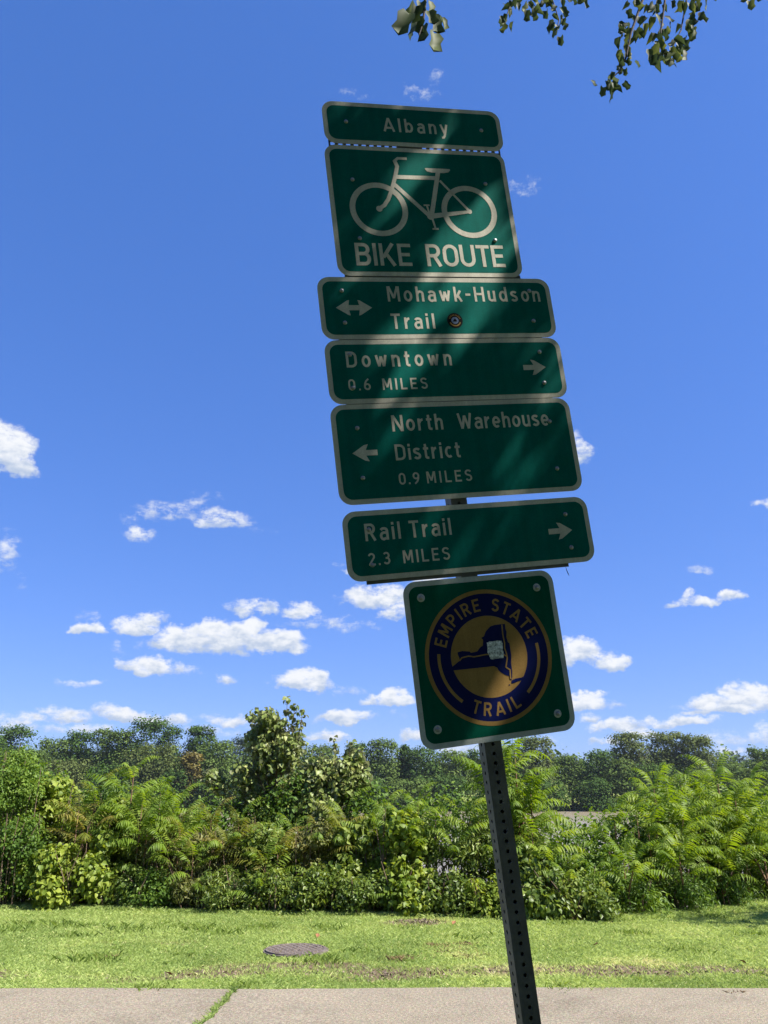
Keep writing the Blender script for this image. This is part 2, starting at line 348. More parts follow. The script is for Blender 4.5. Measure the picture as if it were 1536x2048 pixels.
# ------------------------------------------------------------------ ground, path, river
WATER_Z, FAR_Y = -2.6, 240.0
def edge_line(x):        # where the hedge begins: y of the lawn's far edge
    return np.interp(x, [-8, -6, -3.5, -1, 1.5, 3.2, 4.6, 6.0, 9], [13.6, 13.4, 13.1, 12.7, 12.3, 12.0, 12.5, 13.6, 14.6])
def ground_z(x, y):
    yy = y - (edge_line(x)-12.8)
    z = np.interp(yy, [-80, 13.2, 15.2, 20, 26, 34, FAR_Y-8, FAR_Y+1, FAR_Y+5, 280, 420, 620, 1500], [0, 0, -.35, -1.9, -3.1, -4.4, -4.4, -3.0, -1.9, -1.2, 6, 16, 26])
    und = (vnoise(x, y, 3, 3, 2.2)-.5)*.05 + (vnoise(x, y, 5, 2, .35)-.5)*.014
    return z + und*np.clip((y-7.9)/.8, 0, 1)*(y < 40)
def soil_mask(x, y):
    band = np.exp(-((y-(8.42+.10*np.clip(x, -4, 4)/4))/.30)**2)*np.interp(x, [-7, -3, -1, 1, 4, 8], [.80, .90, .70, .70, .85, .80])
    band += .28*np.exp(-((y-8.9)/.55)**2)*np.interp(x, [-5, 0, 1.5, 6], [.2, .55, .9, .8])
    spot = .55*np.exp(-(((x+.75)/.7)**2+((y-8.75)/.25)**2)) + 1.5*np.exp(-(((x-.50)/.40)**2+((y-11.65)/.34)**2)**2)
    n = vnoise(x, y*1.8, 11, 5, .8)
    return np.clip(band*1.0+spot+(n-.5)*1.9-.10, 0, 1)
xs = np.unique(np.r_[-900, -500, -250, -120, -60, -30, -16, -11, np.arange(-8.6, 8.7, .09), 11, 16, 30, 60, 120, 250, 500, 900])
ys = np.unique(np.r_[-120, -40, -10, 0, 3, 5, 6.5, 7.2, np.arange(7.6, 14.2, .085), np.arange(14.5, 36, .8), 60, 120, 200, np.arange(FAR_Y-10, FAR_Y+14, 2), 270, 300, 360, 420, 500, 620, 900, 1500])
X, Y = np.meshgrid(xs, ys); Zg = ground_z(X, Y); soil = soil_mask(X, Y)*((Y > 7.5) & (Y < 14)); soil[Y > 15] = .9; soil[Y > FAR_Y+6] = .2
nx, ny = len(xs), len(ys); idx = np.arange(nx*ny).reshape(ny, nx)
Q = np.stack([idx[:-1, :-1], idx[:-1, 1:], idx[1:, 1:], idx[1:, :-1]], -1).reshape(-1, 4)
g = link('ground', np_mesh('ground', np.stack([X, Y, Zg], -1).reshape(-1, 3), Q, soil.ravel(), True, 'soil'), M['ground'])
tag(g, 'green lawn ground with bare earth beside the path, dropping to the river', kind='structure')
wv = [(-900, 19, WATER_Z), (900, 19, WATER_Z), (900, FAR_Y+2, WATER_Z), (-900, FAR_Y+2, WATER_Z)]
tag(link('river_water', py_mesh('river', wv, [(0, 1, 2, 3)]), M['water']), 'brown river with pale blue ripples behind the hedge', kind='structure')

# path in two slabs parted by a grown-over crack
ck = [gp(*p) for p in ((474, 1975), (466, 1987), (452, 2000), (446, 2008), (430, 2022), (423, 2034), (410, 2046))]
ckx = np.array([p.x for p in ck]); cky = np.array([p.y for p in ck])
def crack_x(y, side):
    o = np.argsort(cky); base = np.interp(y, cky[o], ckx[o])
    if y < cky.min(): base = ckx[o][0] - (cky.min()-y)*.25
    return base + side*(.010+.022*abs(math.sin(y*7.3+side))+.010*math.sin(y*31+side*2))
def far_edge(x): return 7.79 + .025*math.sin(x*1.7) + .012*math.sin(x*9.1+1) + .010*x*.5 - .055*math.exp(-((x+1.6)/.28)**2)
NEAR_Y = 4.3
def path_slab(x_from, x_to, side):
    V, Fc = [], []
    yv = np.linspace(NEAR_Y, 1, 0) if False else np.linspace(0, 1, 40)
    cols = 60
    for j, tv in enumerate(yv):
        for i in range(cols+1):
            s = i/cols
            if side < 0: x1 = None
            y = NEAR_Y + tv*(7.8-NEAR_Y)
            cxx = crack_x(y, side)
            x = x_from + (cxx-x_from)*s**.6 if side < 0 else cxx + (x_to-cxx)*s**1.7
            yy = NEAR_Y + tv*(far_edge(x)-NEAR_Y)
            V.append((x, yy, .022 + .006*math.sin(x*1.1)*math.sin(yy*2)))
    for j in range(len(yv)-1):
        for i in range(cols):
            a = j*(cols+1)+i; Fc.append((a, a+1, a+cols+2, a+cols+1))
    # skirt all round
    rim = [i for i in range(cols+1)] + [j*(cols+1)+cols for j in range(1, len(yv))] + [(len(yv)-1)*(cols+1)+i for i in range(cols-1, -1, -1)] + [j*(cols+1) for j in range(len(yv)-2, 0, -1)]
    o = len(V)
    for r in rim: x, y, z = V[r]; V.append((x, y, -.03))
    n = len(rim)
    for k in range(n): Fc.append((rim[k], o+k, o+(k+1) % n, rim[(k+1) % n]))
    return py_mesh('path_slab', V, Fc)
for sd, x0, x1 in ((-1, -60, None), (1, None, 60)):
    o = link('path', path_slab(x0 if x0 else 0, x1 if x1 else 0, sd), M['asphalt']); tag(o, kind='structure')
    o['label'] = 'worn light grey asphalt path left of the grassy crack' if sd < 0 else 'worn light grey asphalt path right of the grassy crack'

# ------------------------------------------------------------------ grass
def blades(x, y, h, w, lean=.5, tone=None, name='grass'):
    n = len(x); z = ground_z(x, y); a = rng.uniform(0, 2*math.pi, n); l = rng.normal(0, lean, (n, 2))*h[:, None]
    c, s = np.cos(a)*w/2, np.sin(a)*w/2
    V = np.zeros((n, 4, 3)); z0 = z-.004
    V[:, 0] = np.stack([x-c, y-s, z0], 1); V[:, 1] = np.stack([x+c, y+s, z0], 1)
    V[:, 2] = np.stack([x+c*.8+l[:, 0]*.35, y+s*.8+l[:, 1]*.35, z+h*.6], 1); V[:, 3] = np.stack([x+l[:, 0], y+l[:, 1], z+h], 1)
    T = np.array([[0, 1, 2], [0, 2, 3]])[None] + (np.arange(n)*4)[:, None, None]
    return np_mesh(name, V.reshape(-1, 3), T.reshape(-1, 3), np.repeat(tone, 4))
n = 420000
y = 7.72 + (rng.random(n)**1.25)*6.6; x = rng.uniform(-1, 1, n)*(y*.56+.7)
keep = (y < edge_line(x)+.5) & (rng.random(n) < np.clip(1.2-1.15*soil_mask(x, y)**.9, .16, 1)) & ~((np.abs(x+1.06) < .0))
mh = gp(592, 1905); keep &= ((x-mh.x)**2+(y-mh.y)**2 > (.345 - .09*(rng.random(n)**4))**2)
keep &= (y > 7.79 + .05*(vnoise(x, y*0, 41, 4, .35)-.5)*2 + .005*x)
x, y = x[keep], y[keep]; pn = vnoise(x, y, 21, 4, .9); pn2 = vnoise(x, y, 23, 3, .25)
h = (.010+.018*pn+.014*pn2)*rng.uniform(.6, 1.25, len(x)); h *= np.where(y > edge_line(x)-.35, 1.9, 1)
tone = np.clip(-.10+.95*pn+.22*pn2+rng.normal(0, .10, len(x)) + .12*(soil_mask(x, y) > .3), 0, 1)
tone = np.where(rng.random(len(x)) < .03, .95, tone)
tag(link('grass', blades(x, y, h, rng.uniform(.005, .009, len(x)), .75, tone), M['grass']), 'short mown green grass of the lawn', 'grass', kind='stuff')
# coarse darker tufts
cs = [(395, 1858, 1.0), (270, 1862, .9), (160, 1855, .8), (60, 1850, .9), (530, 1855, .7), (450, 1866, .8), (145, 1875, .7), (120, 1850, .6), (640, 1858, .6), (25, 1862, .7), (330, 1850, .5), (240, 1857, .8), (670, 1860, .5), (485, 1975, .3),
      (178, 1922, 1.2), (645, 1925, .9), (1255, 1870, .5), (1280, 1872, .4), (1510, 1872, .6), (820, 1858, .5), (1130, 1853, .6), (1440, 1838, .6), (720, 1907, .4), (300, 1980, .4), (1370, 1905, .6), (940, 1880, .5), (1130, 1980, .4)]
tx, ty, th_ = [], [], []
for px, py, s in cs:
    c = gp(px, py); k = int(170*s)
    tx.append(rng.normal(c.x, .17*s**.5, k)); ty.append(rng.normal(c.y, .13*s**.5, k)); th_.append(rng.uniform(.03, .085, k)*(.7+.3*s))
tx, ty, th_ = map(np.concatenate, (tx, ty, th_))
tag(link('grass_tufts', blades(tx, ty, th_, rng.uniform(.008, .015, len(tx)), .6, rng.random(len(tx))), M['weed']), 'coarse dark green tufts standing in the lawn', 'grass', kind='stuff')
# dry brown tufts
M['dry'] = leaf_mat('dry_blade', [(0, (.13, .10, .05)), (1, (.26, .19, .10))], trans=.22, spec=.02, rough=.9)
tx, ty, th_ = [], [], []
for px, py, s in [(900, 1905, 1.2), (935, 1918, .9), (805, 1922, .8), (925, 1893, .7), (870, 1895, .6), (215, 1915, .5), (1480, 1990, .3)]:
    c = gp(px, py); k = int(150*s)
    tx.append(rng.normal(c.x, .14*s, k)); ty.append(rng.normal(c.y, .10*s, k)); th_.append(rng.uniform(.015, .045, k))
tx, ty, th_ = map(np.concatenate, (tx, ty, th_))
tag(link('dry_grass', blades(tx, ty, th_, rng.uniform(.006, .012, len(tx)), .8, rng.random(len(tx))), M['dry']), 'dry brown grass tufts in the lawn right of the manhole', 'grass', kind='stuff')
# moss and grass growing in the crack
yv = rng.uniform(6.2, 7.85, 2600); xv = np.array([crack_x(v, 0) for v in yv]) + rng.normal(0, .014, 2600)
k = rng.random(2600) < (.10+.75*vnoise(xv, yv, 31, 2, .3)); xv, yv = xv[k], yv[k]
me = blades(xv, yv, rng.uniform(.018, .040, len(xv)), rng.uniform(.006, .011, len(xv)), .7, rng.uniform(.0, .6, len(xv)))
tag(link('crack_grass', me, M['grass']), 'grass sprouting from the crack across the path', 'grass', kind='stuff')
# low broad-leaved weeds
k = 90; cx_ = rng.uniform(-6, 6.5, k); cy_ = rng.uniform(8.0, 12.4, k); m_ = 11
ps = np.stack([np.repeat(cx_, m_)+rng.normal(0, .035, k*m_), np.repeat(cy_, m_)+rng.normal(0, .035, k*m_), np.zeros(k*m_)], 1)
ps[:, 2] = ground_z(ps[:, 0], ps[:, 1])+.018; nn = rng.normal(0, .35, (k*m_, 3)); nn[:, 2] = 1
tV = np.array([(0, 0, 0), (.3, .45, .05), (0, 1, 0), (-.3, .45, .05)]); tT = np.array([[0, 1, 2], [0, 2, 3]])
V_, T_ = scatter(tV, tT, ps, frames(nn), rng.uniform(.03, .06, (k*m_, 1)))
tag(link('lawn_weeds', np_mesh('weeds', V_, T_, rng.random(k*m_*4)), M['weed']), 'flat broad-leaved weeds scattered in the lawn', 'weeds', kind='stuff')
# crumbs of earth and bark on the bare patch near the hedge and along the worn strip
k = 2600; xx = rng.uniform(-6.5, 7, k); yy = 8.38 + rng.normal(0, .22, k); k2 = 500
xx = np.r_[xx, .47+rng.normal(0, .16, k2)]; yy = np.r_[yy, 11.75+rng.normal(0, .12, k2)]; kk = soil_mask(xx, yy) > .45; xx, yy = xx[kk], yy[kk]
ps = np.stack([xx, yy, ground_z(xx, yy)+.006], 1); nn = rng.normal(0, .6, (len(xx), 3)); nn[:, 2] = 1
V_, T_ = scatter(np.array([(-.5, -.4, 0), (.5, -.3, .1), (.4, .5, 0), (-.4, .4, .25)]), tT, ps, frames(nn), rng.uniform(.012, .035, (len(xx), 1)))
M['crumb'] = leaf_mat('earth_crumb', [(0, (.06, .045, .03)), (1, (.26, .20, .14))], trans=.0)
tag(link('earth_crumbs', np_mesh('crumbs', V_, T_, np.repeat(rng.random(len(xx)), 4)), M['crumb']), 'crumbs of earth and bark on the bare strip beside the path', 'earth', kind='stuff')
# fallen leaves on the lawn: small, each one object
lf = py_mesh('fallen', [(0, 0, 0), (.03, .03, .018), (0, .085, .012), (-.03, .03, .02)], [(0, 1, 2), (0, 2, 3)])
M['fallen'] = bark('fallen_leaf', (.16, .06, .03), (.30, .14, .06), 30)
for i, (px, py, lab) in enumerate([(634, 1882, 'reddish fallen leaf on the grass just behind the manhole cover'), (345, 1958, 'small tan fallen leaf on the grass strip left of the crack'), (1188, 1900, 'pale fallen leaf on the lawn right of the signpost'), (905, 1855, 'small fallen leaf on the lawn near the small cover'), (1495, 1935, 'tan fallen leaf on bare earth at the right edge')]):
    c = gp(px, py); o = link('fallen_leaf', lf, M['fallen'], None, (c.x, c.y, float(ground_z(np.array([c.x]), np.array([c.y]))[0])+.03)); o.rotation_euler = (.3, .2, i*1.9)
    tag(o, lab, 'leaf', 'fallen leaves on the lawn')

# manhole covers
def disc(r, z, n=40, jag=0):
    return [(r*math.cos(2*math.pi*i/n), r*math.sin(2*math.pi*i/n), z) for i in range(n)]
def manhole(r, seed, raised):
    V, Fc = [], []; n = 48
    prof = [(r*1.035, -.02), (r*1.035, .006), (r*1.01, .008), (r*.995, .004), (r*.975, .004), (r*.965, .020), (r*.90, .020), (r*.89, .012)]
    for rr, z in prof: V += disc(rr, z, n)
    for k in range(len(prof)-1):
        for i in range(n): Fc.append((k*n+i, k*n+(i+1) % n, (k+1)*n+(i+1) % n, (k+1)*n+i))
    Fc.append(tuple((len(prof)-1)*n+i for i in range(n)))
    V2, F2 = [], []
    pit = r*.21; kk = int(r/pit)+1
    for i in range(-kk, kk+1):
        for j in range(-kk, kk+1):
            cx, cy = i*pit+(j % 2)*pit/2, j*pit*.9
            if math.hypot(cx, cy) > r*.84: continue
            s = pit*.37; o = len(V2); h = .012+.016
            V2 += [(cx-s, cy-s, .010), (cx+s, cy-s, .010), (cx+s, cy+s, .010), (cx-s, cy+s, .010), (cx-s*.7, cy-s*.7, h), (cx+s*.7, cy-s*.7, h), (cx+s*.7, cy+s*.7, h), (cx-s*.7, cy+s*.7, h)]
            F2 += [(o+4, o+5, o+6, o+7), (o, o+1, o+5, o+4), (o+1, o+2, o+6, o+5), (o+2, o+3, o+7, o+6), (o+3, o, o+4, o+7)]
    return V, Fc, V2, F2
for px, py, r, lab in ((592, 1905, .345, 'round brown iron manhole cover set in the lawn'),):
    c = gp(px, py); root = empty('manhole_cover', (c.x, c.y, float(ground_z(np.array([c.x]), np.array([c.y]))[0])+.012)); tag(root, lab, 'manhole cover')
    V, Fc, V2, F2 = manhole(r, 1, True); link('frame', py_mesh('cover', V, Fc), M['iron'], root)
    tag(link('raised_studs', py_mesh('studs', V2, F2), M['iron'], root), kind='stuff')
    # clippings lying on it
    k = int(500*r); a_ = rng.uniform(0, 2*math.pi, k); rr = r*np.sqrt(rng.random(k)); ps = np.stack([rr*np.cos(a_), rr*np.sin(a_), np.full(k, .024)], 1)
    tV = np.array([(-.004, 0, 0), (.004, 0, 0), (0, .035, .004)]); tT = np.array([[0, 1, 2]])
    nn = rng.normal(0, .25, (k, 3)); nn[:, 2] = 1
    V_, T_ = scatter(tV, tT, ps, frames(nn), rng.uniform(.5, 1.2, (k, 1))); tag(link('grass_clippings', np_mesh('clip', V_, T_, rng.random(k*3)), M['dry'], root), kind='stuff')

# ------------------------------------------------------------------ the signpost
IN = .0254
RX = Vector((.968, .205, .1446)); UP = Vector((-.1161, -.1451, .9826))
AW = UP.cross(RX).normalized(); AW = AW if AW.y > 0 else -AW       # away from the viewer
RX = (RX - AW*RX.dot(AW)).normalized(); UP = RX.cross(AW).normalized()
ORG = Vector((.2269, 2.1024, .9741+EYE))
BX, BY = -.96, -103.0
base = ORG + RX*BX*IN + UP*BY*IN + AW*1.15*IN
root = empty('trail_signpost', base)
Mx = Matrix((RX, AW, UP)).transposed().to_4x4(); Mx.translation = base; root.matrix_world = Mx
tag(root, 'leaning perforated steel post carrying seven green bike trail signs', 'signpost')
def loc_in(x, y, z): return ((x-BX)*IN, (z-1.15)*IN, (y-BY)*IN)   # sign inches (right, up, away) -> root space
# perforated square tube
def perforated(nc, size, hole, wall=True, sides=4):
    V, Fc = [], []; h = size/2
    def face(fr):
        for c in range(nc):
            o = len(V); cz = c*1.0
            outer = [(-h, cz), (0, cz), (h, cz), (h, cz+.5), (h, cz+1), (0, cz+1), (-h, cz+1), (-h, cz+.5)]
            ang = [-135, -90, -45, 0, 45, 90, 135, 180]
            inner = [(hole*math.cos(R_(a)), cz+.5+hole*math.sin(R_(a))) for a in ang]
            for u, w in outer: V.append(fr(u, w, 0))
            for u, w in inner: V.append(fr(u, w, 0))
            for u, w in inner: V.append(fr(u, w, .12))
            for k in range(8):
                k2 = (k+1) % 8
                Fc.append((o+k, o+k2, o+8+k2, o+8+k)); Fc.append((o+8+k, o+8+k2, o+16+k2, o+16+k))
    fr_ = [lambda u, w, d: (u*IN, (-h+d)*IN, w*IN), lambda u, w, d: ((h-d)*IN, u*IN, w*IN), lambda u, w, d: (-u*IN, (h-d)*IN, w*IN), lambda u, w, d: ((-h+d)*IN, -u*IN, w*IN)]
    for s in range(sides): face(fr_[s])
    return V, Fc
V, Fc = perforated(149, 1.96, .215)
o = link('post', py_mesh('post', V, Fc), M['galv'], root)
# ribbons -> meshes in the sign plane (x right, z up, y away; the front is -y)
def ribbon(pts, th, closed=False):
    P_ = []
    for p in pts:
        q = np.array(p, float)
        if not P_ or np.linalg.norm(q-P_[-1]) > th*.04: P_.append(q)
    n = len(P_); L_, R__ = [], []
    for i in range(n):
        if closed: a, b_ = P_[i]-P_[i-1], P_[(i+1) % n]-P_[i]
        else: a = P_[i]-P_[i-1] if i else P_[1]-P_[0]; b_ = P_[i+1]-P_[i] if i < n-1 else a
        a = a/np.linalg.norm(a); b_ = b_/np.linalg.norm(b_)
        na, nb = np.array((-a[1], a[0])), np.array((-b_[1], b_[0])); m_ = na+nb; m_ /= np.linalg.norm(m_)
        k = th/2/max(.45, m_.dot(na))
        L_.append(P_[i]+m_*k); R__.append(P_[i]-m_*k)
    V = L_+R__; Fc = [(i, i+1, n+i+1, n+i) for i in range(n-1)]
    if closed: Fc.append((n-1, 0, n, 2*n-1))
    return V, Fc
def arc(cx, cy, rx, ry, a0, a1, n=10): return [(cx+rx*math.cos(R_(a0+(a1-a0)*i/n)), cy+ry*math.sin(R_(a0+(a1-a0)*i/n))) for i in range(n+1)]
ST = .15
def glyphs():
    t = ST; h = t/2; T_, B_ = 1-h, h; G = {}
    def lc(w): return w
    X = .74; xt = X-h
    G['A'] = (.74, [[(.055, 0), (.37, .985)], [(.37, .985), (.685, 0)], [(.15, .27), (.59, .27)]])
    G['B'] = (.62, [[(h, 0), (h, 1)], [(t, T_), (.34, T_)]+arc(.34, .725, .19, T_-.725, 90, -90)+[(t, .525)], [(t, .525), (.36, .525)]+arc(.36, .30, .19, .225, 90, -90)+[(t, B_)]])
    G['D'] = (.64, [[(h, 0), (h, 1)], [(t, T_), (.30, T_)]+arc(.30, .68, .27, T_-.68, 90, 0)+arc(.30, .32, .27, .32-B_, 0, -90)+[(t, B_)]])
    G['E'] = (.56, [[(h, 0), (h, 1)], [(t, T_), (.56, T_)], [(t, .51), (.50, .51)], [(t, B_), (.56, B_)]])
    G['H'] = (.66, [[(h, 0), (h, 1)], [(.66-h, 0), (.66-h, 1)], [(t, .51), (.66-t, .51)]])
    G['I'] = (t, [[(h, 0), (h, 1)]])
    G['K'] = (.66, [[(h, 0), (h, 1)], [(.15, .37), (.58, 1)], [(.28, .54), (.60, 0)]])
    G['L'] = (.54, [[(h, 0), (h, 1)], [(t, B_), (.54, B_)]])
    G['M'] = (.78, [[(h, 0), (h, 1)], [(.78-h, 0), (.78-h, 1)], [(.115, 1), (.39, .22)], [(.39, .22), (.665, 1)]])
    G['N'] = (.68, [[(h, 0), (h, 1)], [(.68-h, 0), (.68-h, 1)], [(.10, .98), (.58, .02)]])
    G['O'] = (.66, [arc(.33, .66, .33-h, T_-.66, 180, 0)+arc(.33, .34, .33-h, .34-B_, 0, -180)+[(h, .66)]])
    G['P'] = (.60, [[(h, 0), (h, 1)], [(t, T_), (.32, T_)]+arc(.32, .69, .20, T_-.69, 90, -90)+[(t, .455)]])
    G['R'] = (.64, [[(h, 0), (h, 1)], [(t, T_), (.34, T_)]+arc(.34, .70, .20, T_-.70, 90, -90)+[(t, .475)], [(.34, .46), (.565, 0)]])
    G['S'] = (.60, [arc(.30, .74, .225, T_-.74, 20, 180, 9)+arc(.30, .74, .225, .20, 180, 250, 5)+arc(.30, .28, .225, .24, 70, 0, 5)+arc(.30, .28, .225, .28-B_, 0, -160, 9)])
    G['T'] = (.58, [[(0, T_), (.58, T_)], [(.29, 0), (.29, 1-t)]])
    G['U'] = (.66, [[(h, 1), (h, .34)]+arc(.33, .34, .33-h, .34-B_, 180, 360)+[(.66-h, 1)]])
    G['W'] = (.92, [[(.07, 1), (.26, .03)], [(.26, .03), (.46, .85)], [(.46, .85), (.66, .03)], [(.66, .03), (.85, 1)]])
    G['0'] = (.58, [arc(.29, .68, .29-h, T_-.68, 180, 0)+arc(.29, .32, .29-h, .32-B_, 0, -180)+[(h, .68)]])
    G['2'] = (.56, [arc(.28, .71, .205, T_-.71, 165, -25, 10)+[(.10, B_+.04)], [(.02, B_), (.56, B_)]])
    G['3'] = (.56, [arc(.27, .72, .20, T_-.72, 150, -80, 10)+[(.20, .52)], [(.24, .51)]+arc(.27, .30, .215, .30-B_, 80, -155, 11)])
    G['6'] = (.58, [arc(.29, .31, .29-h, .31-B_, 180, 540, 18), [(.078, .33), (.11, .56), (.21, .78), (.36, .93), (.44, .985)]])
    G['9'] = (.58, [arc(.29, .69, .29-h, T_-.69, 180, 540, 18), [(.502, .67), (.47, .44), (.37, .22), (.22, .07), (.14, .015)]])
    G['.'] = (.15, [[(.075, 0), (.075, .15)]])
    G['-'] = (.34, [[(.01, .47), (.33, .47)]])
    # lower case
    def bowl(cx, rx, a0=0, a1=360, n=18): return arc(cx, X/2, rx, X/2-h, a0, a1, n)
    G['a'] = (.52, [[(.52-h, 0), (.52-h, X-.22)]+arc(.265, X-.22, .18, .22-h, 0, 160, 8), [(.52-t, .42), (.26, .42)]+arc(.24, .23, .165, .19, 95, 265, 8)[0:]+[(.52-t, .10)]])
    G['b'] = (.54, [[(h, 0), (h, 1)], arc(.27, X/2, .195, X/2-h, 155, -155, 14)])
    G['c'] = (.48, [arc(.27, X/2, .195, X/2-h, 52, 308, 14)])
    G['d'] = (.54, [[(.54-h, 0), (.54-h, 1)], arc(.27, X/2, .195, X/2-h, 25, 335, 14)])
    G['e'] = (.52, [[(.46, .36), (.075, .36)], arc(.262, X/2, .19, X/2-h, -3, 312, 15)])
    G['h'] = (.50, [[(h, 0), (h, 1)], [(.10, .50)]+arc(.27, X-.24, .155, .24-h, 150, 0, 8)+[(.425, 0)]])
    G['i'] = (.15, [[(h, 0), (h, X)], [(h, .84), (h, 1)]])
    G['k'] = (.50, [[(h, 0), (h, 1)], [(.14, .27), (.43, X)], [(.24, .42), (.45, 0)]])
    G['l'] = (.15, [[(h, 0), (h, 1)]])
    G['n'] = (.50, [[(h, 0), (h, X)], [(.10, .50)]+arc(.27, X-.24, .155, .24-h, 150, 0, 8)+[(.425, 0)]])
    G['o'] = (.54, [arc(.27, X/2, .27-h, X/2-h, 0, 360, 20)])
    G['r'] = (.36, [[(h, 0), (h, X)], [(.10, .46)]+arc(.32, X-.30, .20, .30-h, 150, 88, 5)])
    G['s'] = (.46, [arc(.23, .545, .165, xt-.545, 25, 180, 7)+arc(.23, .545, .165, .135, 180, 255, 4)+arc(.23, .205, .165, .165, 75, 0, 4)+arc(.23, .205, .165, .205-B_, 0, -160, 7)])
    G['t'] = (.34, [[(.15, .95), (.15, .17)]+arc(.25, .17, .10, .10, 180, 270, 4)+[(.33, .072)], [(.0, xt), (.33, xt)]])
    G['u'] = (.50, [[(h, X), (h, .25)]+arc(.235, .25, .16, .25-h, 180, 330, 8), [(.425, 0), (.425, X)]])
    G['w'] = (.70, [[(.06, X), (.21, .03)], [(.21, .03), (.35, .66)], [(.35, .66), (.49, .03)], [(.49, .03), (.64, X)]])
    G['y'] = (.52, [[(.055, X), (.27, .08)], [(.465, X), (.25, -.10), (.17, -.22), (.05, -.24)]])
    return G
GL = glyphs()
def text_strokes(s, x0, y0, x1, h, space=.42):
    """glyph ribbons with the line fitted between x0 and x1 at cap height h"""
    ws = [GL[c][0] if c != ' ' else space for c in s]; gaps = [0 if c == ' ' or (i+1 < len(s) and s[i+1] == ' ') else 1 for i, c in enumerate(s[:-1])]
    free = (x1-x0)/h - sum(ws); g_ = free/max(1, sum(gaps))
    kx = 1.0
    if g_ < .06: kx = ((x1-x0)/h)/(sum(ws)+.10*sum(gaps)); g_ = .10*kx
    out = []; x = 0
    for i, c in enumerate(s):
        if c != ' ':
            out.append([([((x + u*kx)*h + x0, y0 + v*h) for u, v in st_], ST*h) for st_ in GL[c][1]])
        x += ws[i]*kx + (g_ if i < len(gaps) and gaps[i] else 0)
    return out
def flat(name, pieces, z, mat, parent, cx=0, cy=0):
    """pieces: list of (verts2d, faces); each a hair prouder than the last so none lie in one plane"""
    V, Fc = [], []
    for k, (v2, f2) in enumerate(pieces):
        o = len(V); dz = (z + .0035*(k % 4))*IN
        V += [((p[0]-cx)*IN, -dz, (p[1]-cy)*IN) for p in v2]; Fc += [tuple(o+i for i in f) for f in f2]
    me = py_mesh(name, V, Fc)
    # face the front (-y)
    bm = bmesh.new(); bm.from_mesh(me)
    fl = [f for f in bm.faces if f.normal.y > 0]; bmesh.ops.reverse_faces(bm, faces=fl); bm.to_mesh(me); bm.free()
    return link(name, me, mat, parent)
def letter_objs(groups, z, mat, parent, cx, cy):
    for ribs in groups:
        pcs = [ribbon(p_, th) for p_, th in ribs]
        flat('letter', pcs, z, mat, parent, cx, cy)
def lettering(lines, z, mat, parent, cx, cy):
    for l in lines: letter_objs(text_strokes(*l), z, mat, parent, cx, cy)
def rrect(w, h, r, n=6):
    pts = []
    for sx, sy, a0 in ((1, 1, 0), (-1, 1, 90), (-1, -1, 180), (1, -1, 270)):
        pts += arc(sx*(w/2-r), sy*(h/2-r), r, r, a0, a0+90, n)
    return pts
def fill(poly):
    tr = tessellate_polygon([[Vector((p[0], p[1], 0)) for p in poly]]); return (poly, [tuple(t) for t in tr])
def plate(name, w, h, mat, parent, loc, r=1.5, th=.10):
    p = rrect(w, h, r); n = len(p)
    V = [(x*IN, 0, y*IN) for x, y in p] + [(x*IN, th*IN, y*IN) for x, y in p]
    Fc = [tuple(range(n-1, -1, -1)), tuple(range(n, 2*n))] + [(i, (i+1) % n, n+(i+1) % n, n+i) for i in range(n)]
    me = py_mesh(name, V, Fc); me.materials.append(mat); me.materials.append(M['alu'])
    for i, pl in enumerate(me.polygons): pl.material_index = 0 if i == 0 else 1
    bm = bmesh.new(); bm.from_mesh(me); bmesh.ops.recalc_face_normals(bm, faces=bm.faces); bm.to_mesh(me); bm.free()
    o = link(name, me, None, parent, loc); return o
def dome(r, hgt, n=14, rings=4):
    V, Fc = [], []
    for k in range(rings):
        a = k/rings*math.pi/2
        V += [(r*math.cos(a)*math.cos(2*math.pi*i/n), -hgt*math.sin(a), r*math.cos(a)*math.sin(2*math.pi*i/n)) for i in range(n)]
    V.append((0, -hgt, 0))
    for k in range(rings-1):
        for i in range(n): Fc.append((k*n+i, k*n+(i+1) % n, (k+1)*n+(i+1) % n, (k+1)*n+i))
    for i in range(n): Fc.append(((rings-1)*n+i, (rings-1)*n+(i+1) % n, rings*n))
    me = py_mesh('bolt', V, Fc, True); return me
bolt_me = dome(.27*IN, .17*IN); bolt_me.materials.append(M['alu'])
wash_me = py_mesh('washer', [(x*IN, -y*IN, z*IN) for x, z, y in [(a, b, .0) for a, b in arc(0, 0, .46, .46, 0, 345, 23)] + [(a, b, .06) for a, b in arc(0, 0, .43, .43, 0, 345, 23)]],
                  [(i, (i+1) % 24, 24+(i+1) % 24, 24+i) for i in range(24)] + [tuple(range(24, 48))])
wash_me.materials.append(M['silver'])
def sign(cx, cy, w, h, label, bolts, mat='green', edge='white', border=.58, washer=False, tilt=0):
    p = plate('sign_panel', w, h, M[edge], root, loc_in(cx, cy, 0)); p['label'] = label
    flat('face_sheet', [fill(rrect(w-2*border, h-2*border, 1.05))], .012, M[mat], p)
    for bx, by in bolts:
        off = .0
        if washer: link('washer', wash_me, None, p, ((bx-cx)*IN, -.03*IN, (by-cy)*IN)); off = .06
        link('bolt', bolt_me, None, p, ((bx-cx)*IN, -(.035+off)*IN, (by-cy)*IN))
    return p
LZ = .03
p = sign(.10, 43.55, 24, 6.06, 'small top sign reading Albany', [(-8.96, 43.67), (9.24, 43.51)])
lettering([('Albany', -4.15, 42.57, 4.55, 2.02)], LZ, M['white'], p, .10, 43.55)
p = sign(-.19, 31.27, 24, 18, 'square-ish sign with a white bicycle above the words BIKE ROUTE', [(-9.04, 35.37), (8.6, 35.53), (-9.01, 27.29), (8.69, 27.4)])
